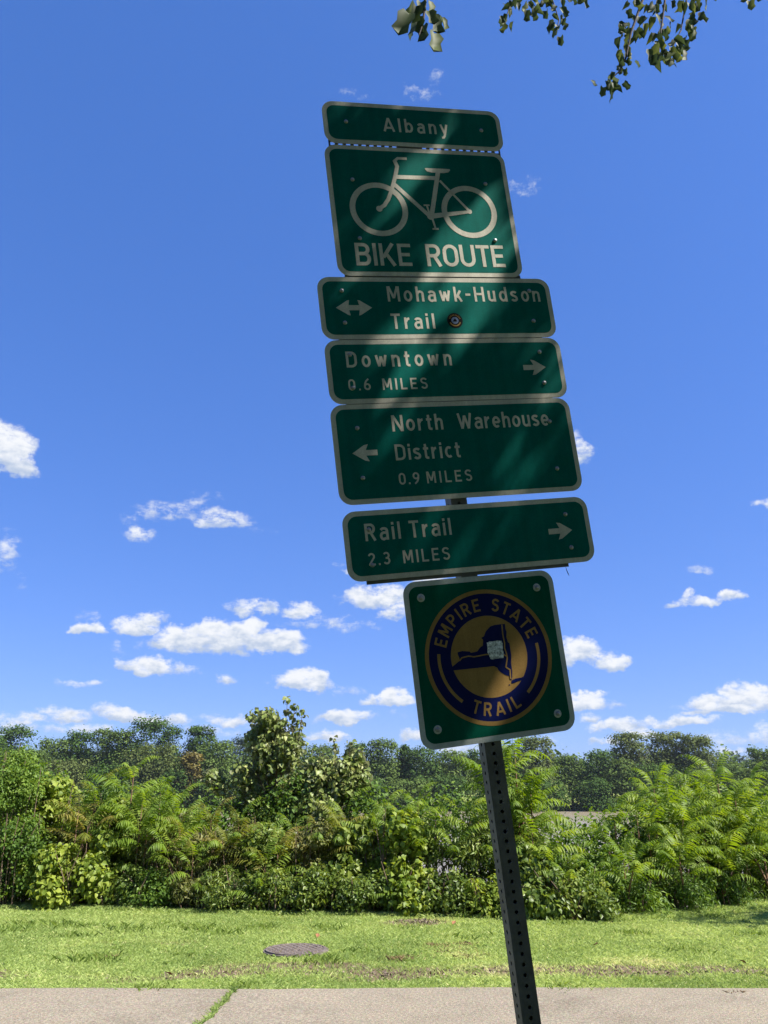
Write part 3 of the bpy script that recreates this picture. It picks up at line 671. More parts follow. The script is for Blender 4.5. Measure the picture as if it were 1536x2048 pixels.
lettering([('BIKE', -9.8, 23.65, -2.75, 3.02), ('ROUTE', -.8, 23.65, 9.58, 3.04)], LZ, M['white'], p, -.19, 31.27)
bk = []
bk.append(ribbon(arc(-6.1, 31.38, 3.36, 3.36, 0, 352.5, 47), .72, True)); bk.append(ribbon(arc(5.8, 31.40, 3.36, 3.36, 0, 352.5, 47), .72, True))
bk.append(ribbon([(-1.61, 38.72), (-2.80, 38.72), (-3.30, 38.30)], .36)); bk.append(ribbon([(-3.30, 38.42), (-3.02, 37.55), (-3.41, 36.2), (-4.15, 34.1), (-4.75, 32.8), (-5.35, 31.95), (-6.06, 31.44)], .50))
bk.append(fill(arc(-6.06, 31.44, .40, .40, 0, 345, 20))); bk.append(ribbon([(-3.4, 36.02), (2.3, 36.08)], .56))
bk.append(fill([(.62, 37.40), (.85, 37.02), (1.5, 36.86), (3.1, 36.86), (3.75, 37.0), (4.05, 37.35), (3.95, 37.48), (.75, 37.48)]))
bk.append(ribbon([(2.35, 37.0), (.66, 30.75)], .58)); bk.append(ribbon([(-3.75, 35.0), (.3, 30.7)], .54))
bk.append(ribbon([(2.4, 35.75), (5.85, 31.45)], .32)); bk.append(fill([(.65, 30.98), (5.85, 31.60), (5.9, 31.22), (.65, 30.25)]))
bk.append(fill(arc(5.82, 31.42, .33, .33, 0, 345, 20))); bk.append(fill(arc(.52, 30.6, .50, .50, 0, 345, 20)))
bk.append(ribbon([(.66, 30.4), (.92, 28.9)], .26)); bk.append(ribbon([(.50, 28.82), (1.32, 28.84)], .24)); bk.append(ribbon([(.42, 30.8), (.20, 32.05)], .26)); bk.append(ribbon([(-.22, 32.13), (.56, 32.15)], .22))
flat('bicycle_symbol', bk, LZ, M['white'], p, -.19, 31.27)
def arrow_poly(x0, x1, yc, hw=1.02, sh=.33, head=1.9):
    s = 1 if x1 > x0 else -1; hx = x1 - s*head
    return [(x0, yc-sh*s), (hx+s*.30, yc-sh*s), (hx-s*.02, yc-hw*s), (hx+s*.45, yc-hw*s*.92), (x1, yc), (hx+s*.45, yc+hw*s*.92), (hx-s*.02, yc+hw*s), (hx+s*.30, yc+sh*s), (x0, yc+sh*s)]
p = sign(.08, 18.07, 30, 8.05, 'wide sign reading Mohawk-Hudson Trail with a two-headed arrow and a small round sticker', [(-12.0, 20.29), (-12.06, 16.14), (12.22, 20.36), (12.13, 16.25)])
lettering([('Mohawk-Hudson', -6.46, 18.89, 13.56, 2.0), ('Trail', -6.4, 15.31, -.92, 2.0)], LZ, M['white'], p, .08, 18.07)
yc = 18.08
flat('arrow', [fill([(-12.95, yc), (-11.5, yc+.95), (-11.25, yc+1.0), (-11.38, yc+.33), (-10.1, yc+.33), (-10.23, yc+1.0), (-9.98, yc+.95), (-8.53, yc), (-9.98, yc-.95), (-10.23, yc-1.0), (-10.1, yc-.33), (-11.38, yc-.33), (-11.25, yc-1.0), (-11.5, yc-.95)])], LZ, M['white'], p, .08, 18.07)
def ring_poly(r): return arc(1.70, 16.36, r, r, 0, 348, 29)
flat('round_sticker', [fill(ring_poly(1.0))], LZ, M['black'], p, .08, 18.07)
flat('sticker_ring', [ribbon(arc(1.70, 16.36, .70, .70, 200, 340, 14), .16)]+[ribbon([(1.70+.62*math.cos(R_(a)), 16.36+.62*math.sin(R_(a))), (1.70+.80*math.cos(R_(a)), 16.36+.80*math.sin(R_(a)))], .09) for a in range(20, 170, 15)], LZ+.02, M['gold'], p, .08, 18.07)
flat('sticker_emblem', [fill(arc(1.70, 16.36, .46, .46, 0, 345, 20))], LZ+.02, M['blue'], p, .08, 18.07)
flat('sticker_mark', [fill([(1.42, 16.22), (1.98, 16.22), (1.84, 16.50), (1.72, 16.62), (1.58, 16.48)])], LZ+.04, M['black'], p, .08, 18.07)
p = sign(.14, 9.98, 30, 7.95, 'wide sign reading Downtown 0.6 MILES with an arrow pointing right', [(-11.94, 12.07), (12.23, 12.04), (-11.98, 7.95), (12.17, 7.95)])
lettering([('Downtown', -12.45, 10.49, .52, 2.0), ('0.6', -12.5, 7.63, -9.86, 1.40), ('MILES', -8.42, 7.6, -2.9, 1.42)], LZ, M['white'], p, .14, 9.98)
flat('arrow', [fill(arrow_poly(9.72, 12.72, 10.02))], LZ, M['white'], p, .14, 9.98)
p = sign(0, 0, 30, 11.86, 'tall wide sign reading North Warehouse District 0.9 MILES with an arrow pointing left', [(-12.04, 3.04), (12.01, 2.94), (-12.05, -2.91), (11.96, -3.06)])
lettering([('North', -7.89, 2.46, -1.67, 1.98), ('Warehouse', .18, 2.4, 11.93, 1.98), ('District', -7.93, -1.03, 0.0, 1.92), ('0.9', -7.87, -3.93, -5.40, 1.38), ('MILES', -4.54, -3.96, 1.0, 1.40)], LZ, M['white'], p, 0, 0)
flat('arrow', [fill(arrow_poly(-10.0, -12.94, .05))], LZ, M['white'], p, 0, 0)
p = sign(.03, -10.64, 30, 7.9, 'wide sign reading Rail Trail 2.3 MILES with an arrow pointing right', [(-12.04, -8.88), (12.03, -8.73), (-12.09, -12.88), (12.09, -12.76)])
lettering([('Rail', -12.55, -10.16, -8.44, 1.98), ('Trail', -7.4, -10.16, -2.42, 1.98), ('2.3', -12.5, -12.94, -10.0, 1.42), ('MILES', -8.5, -12.98, -3.0, 1.46)], LZ, M['white'], p, .03, -10.64)
flat('arrow', [fill(arrow_poly(9.52, 12.58, -10.68))], LZ, M['white'], p, .03, -10.64)
# square emblem sign
EX, EY = .0, -24.17
p = sign(.03, EY, 18.08, 18.1, 'square bottom sign with the round navy and gold EMPIRE STATE TRAIL emblem', [(-7.04, -16.99), (6.91, -17.07), (-7.03, -31.2), (7.05, -31.27)], 'green2', 'silver', .60, True)
flat('gold_ring', [ribbon(arc(EX, EY, 7.24, 7.24, 0, 356, 89), .46, True)], LZ, M['gold'], p, .03, EY)
flat('navy_disc', [fill(arc(EX, EY, 7.04, 7.04, 0, 356, 89))], LZ-.008, M['navy'], p, .03, EY)
flat('gold_disc', [fill(arc(EX, EY, 4.50, 4.50, 0, 355, 71))], LZ, M['gold'], p, .03, EY)
for a0_, a1_ in ((171.5, 229.5), (8.5, -48.5)): flat('curved_bar', [ribbon(arc(EX, EY, 5.88, 5.88, a0_, a1_, 24), .36)], LZ, M['gold'], p, .03, EY)
ST = .165; GL = glyphs()
def ring_text(s, a_mid, span, r, h, top=True):
    pcs = []; ws = [GL[c][0] if c != ' ' else .42 for c in s]
    free = (R_(span)*r/h - sum(ws)); g_ = free/(len(s)-1); x = -R_(span)*r/h/2
    for i, c in enumerate(s):
        w_ = ws[i]
        if c != ' ':
            ac = (x+w_/2)*h/r; ang = R_(a_mid) - ac if top else R_(a_mid) + ac
            bx, by = EX + r*math.cos(ang), EY + r*math.sin(ang)
            rt = ang - math.pi/2 if top else ang + math.pi/2
            cr_, sr_ = math.cos(rt), math.sin(rt)
            gl_ = []; pcs.append(gl_)
            for st_ in GL[c][1]:
                pts = [(bx + ((u-w_/2)*h)*cr_ - ((v-.5)*h)*sr_, by + ((u-w_/2)*h)*sr_ + ((v-.5)*h)*cr_) for u, v in st_]
                gl_.append((pts, ST*h))
        x += w_ + g_
    return pcs
letter_objs(ring_text('EMPIRE STATE', 90, 146, 5.78, 1.45), LZ, M['gold'], p, .03, EY)
letter_objs(ring_text('TRAIL', -90, 56, 5.72, 1.45, False), LZ, M['gold'], p, .03, EY)
ny = [(1.82, -20.79), (2.37, -20.82), (2.34, -21.35), (2.43, -21.72), (2.31, -22.27), (2.4, -22.84), (2.57, -23.01), (2.57, -23.62), (2.58, -24.33), (2.43, -25.12), (2.4, -26.12), (2.31, -26.71), (2.14, -27.09), (2.02, -26.83), (1.95, -26.57), (1.54, -26.38), (1.1, -26.08), (.8, -25.79), (.75, -25.54), (.35, -25.29), (-4.4, -25.23), (-4.46, -24.82), (-3.93, -24.51), (-3.56, -24.28), (-3.53, -23.96), (-3.64, -23.6), (-3.66, -23.35), (-3.11, -23.26), (-2.27, -23.4), (-2.09, -23.57), (-1.37, -23.5), (-.94, -23.09), (-.59, -22.93), (-.49, -22.28), (-.67, -22.06), (-.33, -21.94), (-.03, -21.42), (.59, -20.92), (1.16, -20.8)]
li = [(2.2, -27.05), (2.71, -26.91), (3.36, -26.89), (3.62, -26.80), (3.50, -27.02), (3.33, -27.18), (2.77, -27.27), (2.42, -27.38), (2.09, -27.39)]
flat('state_outline', [fill(ny), fill(li), fill(arc(1.85, -27.52, .08, .08, 0, 330, 11))], LZ+.02, M['navy'], p, .03, EY)
flat('route_line', [ribbon([(1.98, -20.85), (1.92, -21.92), (1.98, -22.95), (1.9, -23.45), (2.02, -24.07), (2.05, -24.57), (1.73, -25.55), (2.17, -25.9), (2.11, -26.59), (2.08, -26.89)], .15),
                    ribbon([(-3.58, -24.3), (-3.26, -23.98), (-2.45, -23.88), (-1.83, -24.03), (-.42, -23.93), (.8, -24.0), (1.53, -24.06), (2.0, -24.38)], .15)], LZ+.045, M['gold'], p, .03, EY)
sq = [(-.12, -22.62), (.05, -22.66), (.16, -22.55), (.6, -22.60), (1.2, -22.55), (1.55, -22.64), (1.68, -22.62), (1.72, -23.1), (1.66, -23.6), (1.70, -24.1), (1.60, -24.53), (.9, -24.50), (.3, -24.55), (.05, -24.50), (-.02, -24.2), (-.2, -23.7), (-.12, -23.2)]
flat('scraped_sticker', [fill(sq)], LZ+.07, M['scraped'], p, .03, EY)
# backing bars behind the panels, perforated where one looks through
def bar(x0, x1, yb, yt, z0, z1, holes=False):
    V, Fc = [], []
    if not holes:
        V = [(x, z, y) for z in (z0, z1) for y in (yb, yt) for x in (x0, x1)]
        Fc = [(0, 1, 3, 2), (4, 6, 7, 5), (0, 4, 5, 1), (2, 3, 7, 6), (0, 2, 6, 4), (1, 5, 7, 3)]
    else:
        nc = int(round(x1-x0)); ym = (yb+yt)/2
        for c in range(nc):
            o = len(V); a, b_ = x0+c, x0+c+1; ho = (ym-.22, ym+.22) if abs(a+.5-BX) > 1.4 else (ym, ym+.001)
            q = [(a, yb), (b_, yb), (b_, yt), (a, yt), (a+.22, ho[0]), (b_-.22, ho[0]), (b_-.22, ho[1]), (a+.22, ho[1])]
            V += [(x, z0, y) for x, y in q] + [(x, z1, y) for x, y in q]
            for i in range(4):
                j = (i+1) % 4; Fc += [(o+i, o+j, o+4+j, o+4+i), (o+8+i, o+8+j, o+12+j, o+12+i), (o+4+i, o+4+j, o+12+j, o+12+i)]
    return py_mesh('backing_bar', [tuple(v) for v in ((x*IN, z*IN, y*IN) for x, z, y in V)], Fc)
for (x0, x1, yb, yt, hl) in ((-11.5, 11.5, 39.55, 41.45, True), (-11, 11, 42.6, 44.6, False), (-11, 11, 34.4, 36.4, False), (-11, 11, 26.3, 28.3, False), (-11.4, 11.4, 20.9, 22.6, False), (-13, 13, 11.2, 16.8, False), (-13, 13, 2.2, 8.6, False), (-13, 13, -3.9, -2.0, False), (-13, 13, -9.7, -7.9, False), (-12.95, 11.45, -14.98, -12.0, False), (-8, 8, -18, -16, False), (-8, 8, -32.2, -30.2, False)):
    o = link('backing_bar', bar(x0, x1, yb, yt, .102, .165, hl), M['galv'], root, loc_in(0, 0, 0))
wv_ = [(11.05, -15.0), (11.08, -15.35), (11.2, -15.75), (11.28, -16.05)]
V, Fc = tubes([([(x*IN, .13*IN, y*IN) for x, y in wv_], [.03*IN, .04*IN, .06*IN, .02*IN])], 4)
o = link('loose_wire', np_mesh('wire', V, Fc), M['twig'], root, loc_in(0, 0, 0))

# ------------------------------------------------------------------ leaf templates (length along y, normal z)
def tmpl(half, fold=.25, droop=.15):
    """half: [(y, halfwidth)] outline; folded along the midrib"""
    V, T = [], []; n = len(half)
    for y_, w_ in half: V += [(-w_, y_, w_*fold - droop*y_*y_), (0, y_, -droop*y_*y_), (w_, y_, w_*fold - droop*y_*y_)]
    for i in range(n-1):
        a = 3*i
        for q in ((a, a+1, a+4, a+3), (a+1, a+2, a+5, a+4)):
            T += [(q[0], q[1], q[2]), (q[0], q[2], q[3])]
    V = np.array(V); T = np.array(T)
    ok = [len({tuple(np.round(V[i], 6)) for i in t}) == 3 for t in T]
    return V, T[np.array(ok)]
OVATE = tmpl([(0, 0), (.4, .30), (1, 0)], .3, .2)
NARROW = tmpl([(0, 0), (.42, .13), (1, 0)], .3, .3)
BROAD = tmpl([(0, 0), (.12, .36), (.5, .42), (1, 0)], .28, .3)
TULIP = tmpl([(0, .0), (.06, .26), (.38, .44), (.62, .27), (.93, .42), (.84, 0)], .30, .25)
CLUMP = (np.array([(-.5, -.35, 0), (.45, -.5, .12), (.5, .4, -.1), (-.35, .5, .15)]), np.array([[0, 1, 2], [0, 2, 3]]))

def lobes_leaves(lobes, per, outward=.8, jitter=.6, lower=.25):
    """leaf positions and normals on a set of ellipsoidal lobes [(centre, radii)]"""
    P_, Nn, L_ = [], [], []
    areas = np.array([r[0]*r[2] for _, r in lobes]); cnt = np.maximum(3, (per*areas/areas.sum()).astype(int))
    for (c, r), k in zip(lobes, cnt):
        d = unit(rng.normal(size=(k*2, 3))); d = d[(d[:, 2] > -lower) | (rng.random(k*2) < .25)][:k]; k2 = len(d)
        rad = 1.08 - np.abs(rng.normal(0, .42, (k2, 1)))
        P_.append(np.array(c) + d*np.array(r)*rad + rng.normal(0, .10, (k2, 3))*np.array(r))
        Nn.append(unit(d*outward + np.array([0, 0, .55]) + rng.normal(0, jitter, (k2, 3))))
        L_.append(np.full(k2, rng.normal(0, .14)))
    return np.concatenate(P_), np.concatenate(Nn), np.concatenate(L_)
def crown_mesh(lobes, n, leaf, size, tone_mu=.45, tone_sd=.2, jitter=.6, droop=.5, clip=None, name='foliage'):
    p, nn, lt = lobes_leaves(lobes, n, jitter=jitter)
    if clip is not None:
        k = clip(p); p, nn, lt = p[k], nn[k], lt[k]
    m_ = len(p); yb = rng.normal(0, 1, (m_, 3)); yb[:, 2] -= droop*2
    Fm = frames(nn, yb); s = size*rng.uniform(.65, 1.3, (m_, 1))
    V, T = scatter(leaf[0], leaf[1], p, Fm, s)
    tone = np.clip(tone_mu + lt + rng.normal(0, tone_sd, m_), 0, 1)
    return np_mesh(name, V, T, np.repeat(tone, len(leaf[0])))

# ------------------------------------------------------------------ the far bank
def far_tree(px, top, hw, tone, depth, label, base_py=1622, kind='full', leaf=.46):
    Yd = FAR_Y + depth; c = at(px, 1600, Yd); zt = at(px, top, Yd).z; w = hw/F*Yd*1.06
    z0 = float(ground_z(np.array([c.x]), np.array([Yd]))[0])
    H = zt - z0; root = tag(empty('tree', (c.x, Yd, z0)), label, 'tree')
    root['group'] = 'trees on the far bank'
    lobes = []
    low = .05 if depth < 6 else .22
    n = 34 if kind == 'full' else 60
    for i in range(n):
        f = low + (1-low)*(i+.5)/n
        if kind == 'open': f = .30 + .70*(i+.5)/n
        prof = math.sqrt(max(.05, 1-((f-.50)/.58)**2)) if kind == 'full' else math.sqrt(max(.08, 1-((f-.68)/.42)**2))
        a = rng.uniform(0, 2*math.pi); rr = rng.uniform(.35, .80)*w*prof
        r = w*rng.uniform(.24, .46)*(1 if kind == 'full' else .75)
        zz = min(f*H, H-r*.62)
        lobes.append(((math.cos(a)*rr, -abs(math.sin(a))*rr*.7 if rng.random() < .7 else rr*.3, zz), (r, r, r*rng.uniform(.62, .9))))
    lobes.append(((0, .1*w, H*(.50 if kind == 'full' else .66)), (w*.80, w*.6, H*(.42 if kind == 'full' else .28))))
    lobes.append(((0, .1*w, H*(.50 if kind == 'full' else .66)), (w*.62, w*.5, H*(.45 if kind == 'full' else .30))))
    for _ in range(9):                         # ragged top
        lobes.append(((rng.uniform(-.5, .5)*w, rng.uniform(-.3, .2)*w, H*rng.uniform(.84, .96)), (w*.22, w*.2, w*.17)))
    area = w*H
    me = crown_mesh(lobes, int(np.clip(area*30, 3500, 14000)), CLUMP, leaf, .42, .10, .34, .2, name='crown')
    o = link('crown', me, M[tone], root); tag(o, kind='stuff')
    paths = [(np.array([(0, 0, -.5), (w*.03, 0, H*.4), (0, 0, H*.8)]), [w*.055+.12, w*.04+.05, .08])]
    if kind == 'open':
        for i in range(7):
            a = rng.uniform(-1.2, 1.2); h0 = H*rng.uniform(.25, .5)
            paths.append((np.array([(0, -.2, h0), (math.sin(a)*w*.4, -.8, h0+H*.2), (math.sin(a)*w*.8, -1, h0+H*.38)]), [.32, .2, .07]))
    V, T = tubes(paths, 5); link('trunk', np_mesh('trunk', V, T), M['bark'], root)
FT = [  # px, top py, half width px, tone, depth behind waterline, label, kind
 (12, 1452, 52, 'far_dark', 14, 'dark round-topped tree across the river at the very left edge', 'full'),
 (92, 1478, 46, 'far_mid', 16, 'low grey-green tree right of the leftmost dark far tree', 'full'),
 (40, 1500, 60, 'far_mid', 3, 'grey-green tree on the far bank just above the left bush', 'full'),
 (150, 1462, 44, 'far_dark', 18, 'dark far-bank tree with a small pointed top left of the tallest crown', 'full'),
 (205, 1458, 44, 'far_mid', 15, 'rounded mid-green tree left beside the tallest far crown', 'full'),
 (130, 1520, 58, 'far_olive', 2, 'dull olive front tree on the far bank over the left sumacs', 'full'),
 (232, 1462, 34, 'far_mid', 12, 'narrow pale green far crown touching the tallest one', 'full'),
 (280, 1436, 50, 'far_dark', 14, 'tallest dark rounded crown of the far bank, left half of the photo', 'full'),
 (215, 1530, 52, 'far_dark', 2, 'dark waterside tree below the tallest far crown', 'full'),
 (330, 1452, 30, 'far_dark', 17, 'ragged dark crown just right of the tallest far tree', 'full'),
 (300, 1490, 60, 'far_olive', 4, 'broad olive front tree below the tallest dark crown', 'full'),
 (393, 1452, 38, 'far_dark', 18, 'flat-topped gappy dark tree left of the tall sapling', 'open'),
 (375, 1505, 26, 'far_gold', 1, 'yellowing tree on the far bank, the only golden crown', 'full'),
 (350, 1540, 36, 'far_dark', 0, 'small dark waterside tree left of the golden crown', 'full'),
 (430, 1482, 48, 'far_mid', 6, 'pale mid-green tree right of the golden far tree', 'full'),
 (475, 1474, 34, 'far_blue', 34, 'bluish more distant crown beside the tall sapling', 'full'),
 (415, 1560, 34, 'far_dark', 0, 'low dark tree at the water right of the golden crown', 'full'),
 (540, 1500, 55, 'far_mid', 6, 'mid-green far tree half hidden behind the tall sapling', 'full'),
 (640, 1490, 48, 'far_mid', 20, 'far crown in the gap between the two saplings', 'full'),
 (600, 1540, 60, 'far_dark', 1, 'dark far-bank tree behind the foot of the saplings', 'full'),
 (720, 1484, 34, 'far_dark', 8, 'dark pointed crown rising right of the shorter sapling', 'full'),
 (768, 1478, 42, 'far_mid', 6, 'tall ivy-hung mid-green tree left of the square sign', 'full'),
 (806, 1490, 22, 'far_dark', 9, 'narrow dark crown beside the ivy-hung far tree', 'full'),
 (848, 1495, 42, 'far_dark', 6, 'dark crown below the left corner of the square sign', 'full'),
 (905, 1502, 44, 'far_mid', 8, 'mid-green far crown directly left of the post', 'full'),
 (960, 1500, 34, 'far_dark', 12, 'dark far crown crossed by the post', 'full'),
 (730, 1560, 44, 'far_dark', 0, 'vine-covered low tree at the far waterline left of the pole', 'full'),
 (820, 1560, 46, 'far_mid', 0, 'bushy tree overhanging the far waterline in the middle', 'full'),
 (900, 1555, 46, 'far_dark', 1, 'dark waterside tree left of the post', 'full'),
 (1078, 1474, 44, 'far_olive', 2, 'airy olive tree with sky showing through right of the post', 'open'),
 (1022, 1490, 40, 'far_mid', 10, 'mid-green far crown hidden by the tall sumac beside the post', 'full'),
 (1145, 1512, 44, 'far_mid', 8, 'low mid-green tree between the airy olive tree and the dark one', 'full'),
 (1200, 1502, 38, 'far_dark', 5, 'dark rounded tree in front of the broad elm-like crown, left side', 'full'),
 (1245, 1520, 34, 'far_mid', 3, 'small green tree below the left end of the broad open crown', 'full'),
 (1270, 1466, 50, 'far_olive', 9, 'left third of the broad feathery grove on the right', 'open'),
 (1340, 1464, 46, 'far_olive', 11, 'middle tree of the broad feathery grove on the right', 'open'),
 (1402, 1470, 46, 'far_olive', 8, 'right tree of the feathery grove with a leaning crown', 'open'),
 (1305, 1530, 60, 'far_dark', 2, 'dark understorey tree beneath the feathery grove', 'full'),
 (1190, 1560, 46, 'far_dark', 0, 'dark tree standing at the far water edge in the right half', 'full'),
 (1095, 1560, 44, 'far_dark', 0, 'dark tree above the visible strip of water right of the post', 'full'),
 (1400, 1540, 44, 'far_mid', 2, 'mid-green tree below the right end of the feathery grove', 'full'),
 (1470, 1530, 44, 'far_mid', 4, 'low green tree at the right beyond the feathery grove', 'full'),
 (1530, 1494, 34, 'far_mid', 5, 'taller green tree across the river at the right edge', 'full'),
 (1010, 1560, 40, 'far_dark', 0, 'dark waterside tree directly right of the post', 'full'),
 (1600, 1500, 60, 'far_dark', 6, 'dark tree just beyond the right edge of the photo', 'full'),
 (-60, 1470, 60, 'far_dark', 6, 'dark tree just beyond the left edge of the photo', 'full'),
 (500, 1560, 50, 'far_dark', 0, 'dark waterside tree left behind the tall sapling', 'full'),
 (270, 1565, 46, 'far_mid', 0, 'low mid-green waterside tree right of the left sumacs', 'full'),
]
for px, top, hw, tone, dep, lab, kind in FT: far_tree(px, top, hw, tone, dep, lab, kind=kind)
# low bushes along the far waterline, reads as one mass
lobes = []
for x in np.arange(-330, 330, 3.2):
    lobes.append(((x, FAR_Y+2.5+rng.uniform(-1.5, 2), -2.2+rng.uniform(0, 1.5)), (rng.uniform(1.5, 2.8), 1.6, rng.uniform(1.2, 2.8))))
tag(link('bank_scrub', crown_mesh(lobes, 34000, CLUMP, .55, .4, .2, .7, .2), M['far_dark']), 'low dark scrub lining the far river bank', 'scrub', kind='stuff')
# wood filling behind the front trees and the distant hill wood
lobes = []
for x in np.arange(-340, 340, 5):
    lobes.append(((x, FAR_Y+24+rng.uniform(-3, 3), (7.5 if x < -18 else 5.5)+rng.uniform(-3, 3)), (5.5, 4, rng.uniform(6, 9.5))))
tag(link('bank_wood', crown_mesh(lobes, 46000, CLUMP, .85, .45, .2, .7, .2), M['far_mid']), 'continuous wood behind the far bank trees', 'wood', kind='stuff')
lobes = []
for x in np.arange(-560, 560, 8):
    yb = 560 + 40*math.sin(x*.013); zz = at(0, 1508 + 10*math.sin(x*.011+1.4) + (6 if x > 90 else 0) , yb).z
    for k in range(3):
        lobes.append(((x+rng.uniform(-4, 4), yb-k*35, zz-5-k*6+rng.uniform(-2, 1.5)), (8, 8, 5.5)))
tag(link('hill_wood', crown_mesh(lobes, 58000, CLUMP, 1.7, .45, .2, .7, .2), M['far_blue']), 'hazy blue-green wooded ridge showing between the far trees', 'wood', kind='stuff')

# ------------------------------------------------------------------ the hedge: shrubs on the bank
def zg(x, y): return float(ground_z(np.array([float(x)]), np.array([float(y)]))[0])
def shrub(px, top, hw, Yd, matk, leaf, size, n, label, tone=.45, lobr=.30, name='shrub', cat='shrub', base=None, gap=0, jit=.65, droop=.5):
    c = at(px, 1600, Yd); zt = at(px, top, Yd).z; w = hw/F*Yd*1.05; z0 = zg(c.x, Yd) if base is None else base
    H = zt - z0; root = tag(empty(name, (c.x, Yd, z0)), label, cat); root['group'] = 'shrubs of the riverside hedge'
    lobes = []; nl = max(12, int(26*w*H/(lobr*lobr*9)/2.2))
    nl = min(int(nl*1.6), 95)
    for i in range(nl):
        f = rng.uniform(.02, 1); prof = math.sqrt(max(.12, 1-(max(0, f-.35)/.68)**2)); a = rng.uniform(0, 2*math.pi)
        rr = math.sqrt(rng.random())*w*prof*.85; r = lobr*rng.uniform(.35, 1.15)
        x_, y_ = math.cos(a)*rr, math.sin(a)*rr*.65
        lobes.append(((x_, y_, max(r*.3, f*(H-r*.7))), (r, r, r*rng.uniform(.7, 1.1))))
    for i in range(int(w*6)+3):        # spiky tips
        a = rng.uniform(-1, 1); lobes.append(((a*w*.8, rng.uniform(-.2, .2), H*(1-.25*a*a)*rng.uniform(.85, 1.0)), (lobr*.33, lobr*.33, lobr*rng.uniform(.4, .7))))
    me = crown_mesh(lobes, n, leaf, size, tone, .2, jit, droop)
    tag(link('foliage', me, M[matk], root), kind='stuff')
    ps = []
    for i in range(int(7+w*9)):
        bx = rng.uniform(-.7, .7)*w; tx_ = bx + rng.normal(0, .2*w); hh = H*rng.uniform(.55, 1.08)
        fy = -rng.uniform(.1, .5)*w if i % 3 == 0 else rng.uniform(-.2, .2)
        ps.append((np.array([(bx*.6, fy, -.05), (bx*.8+rng.normal(0, .05), fy*1.1, hh*.5), (tx_, fy*.8, hh)]), [.013, .009, .004]))
    V, T = tubes(ps, 4); tag(link('stems', np_mesh('stems', V, T), M['stem'], root), kind='stuff')
    return root
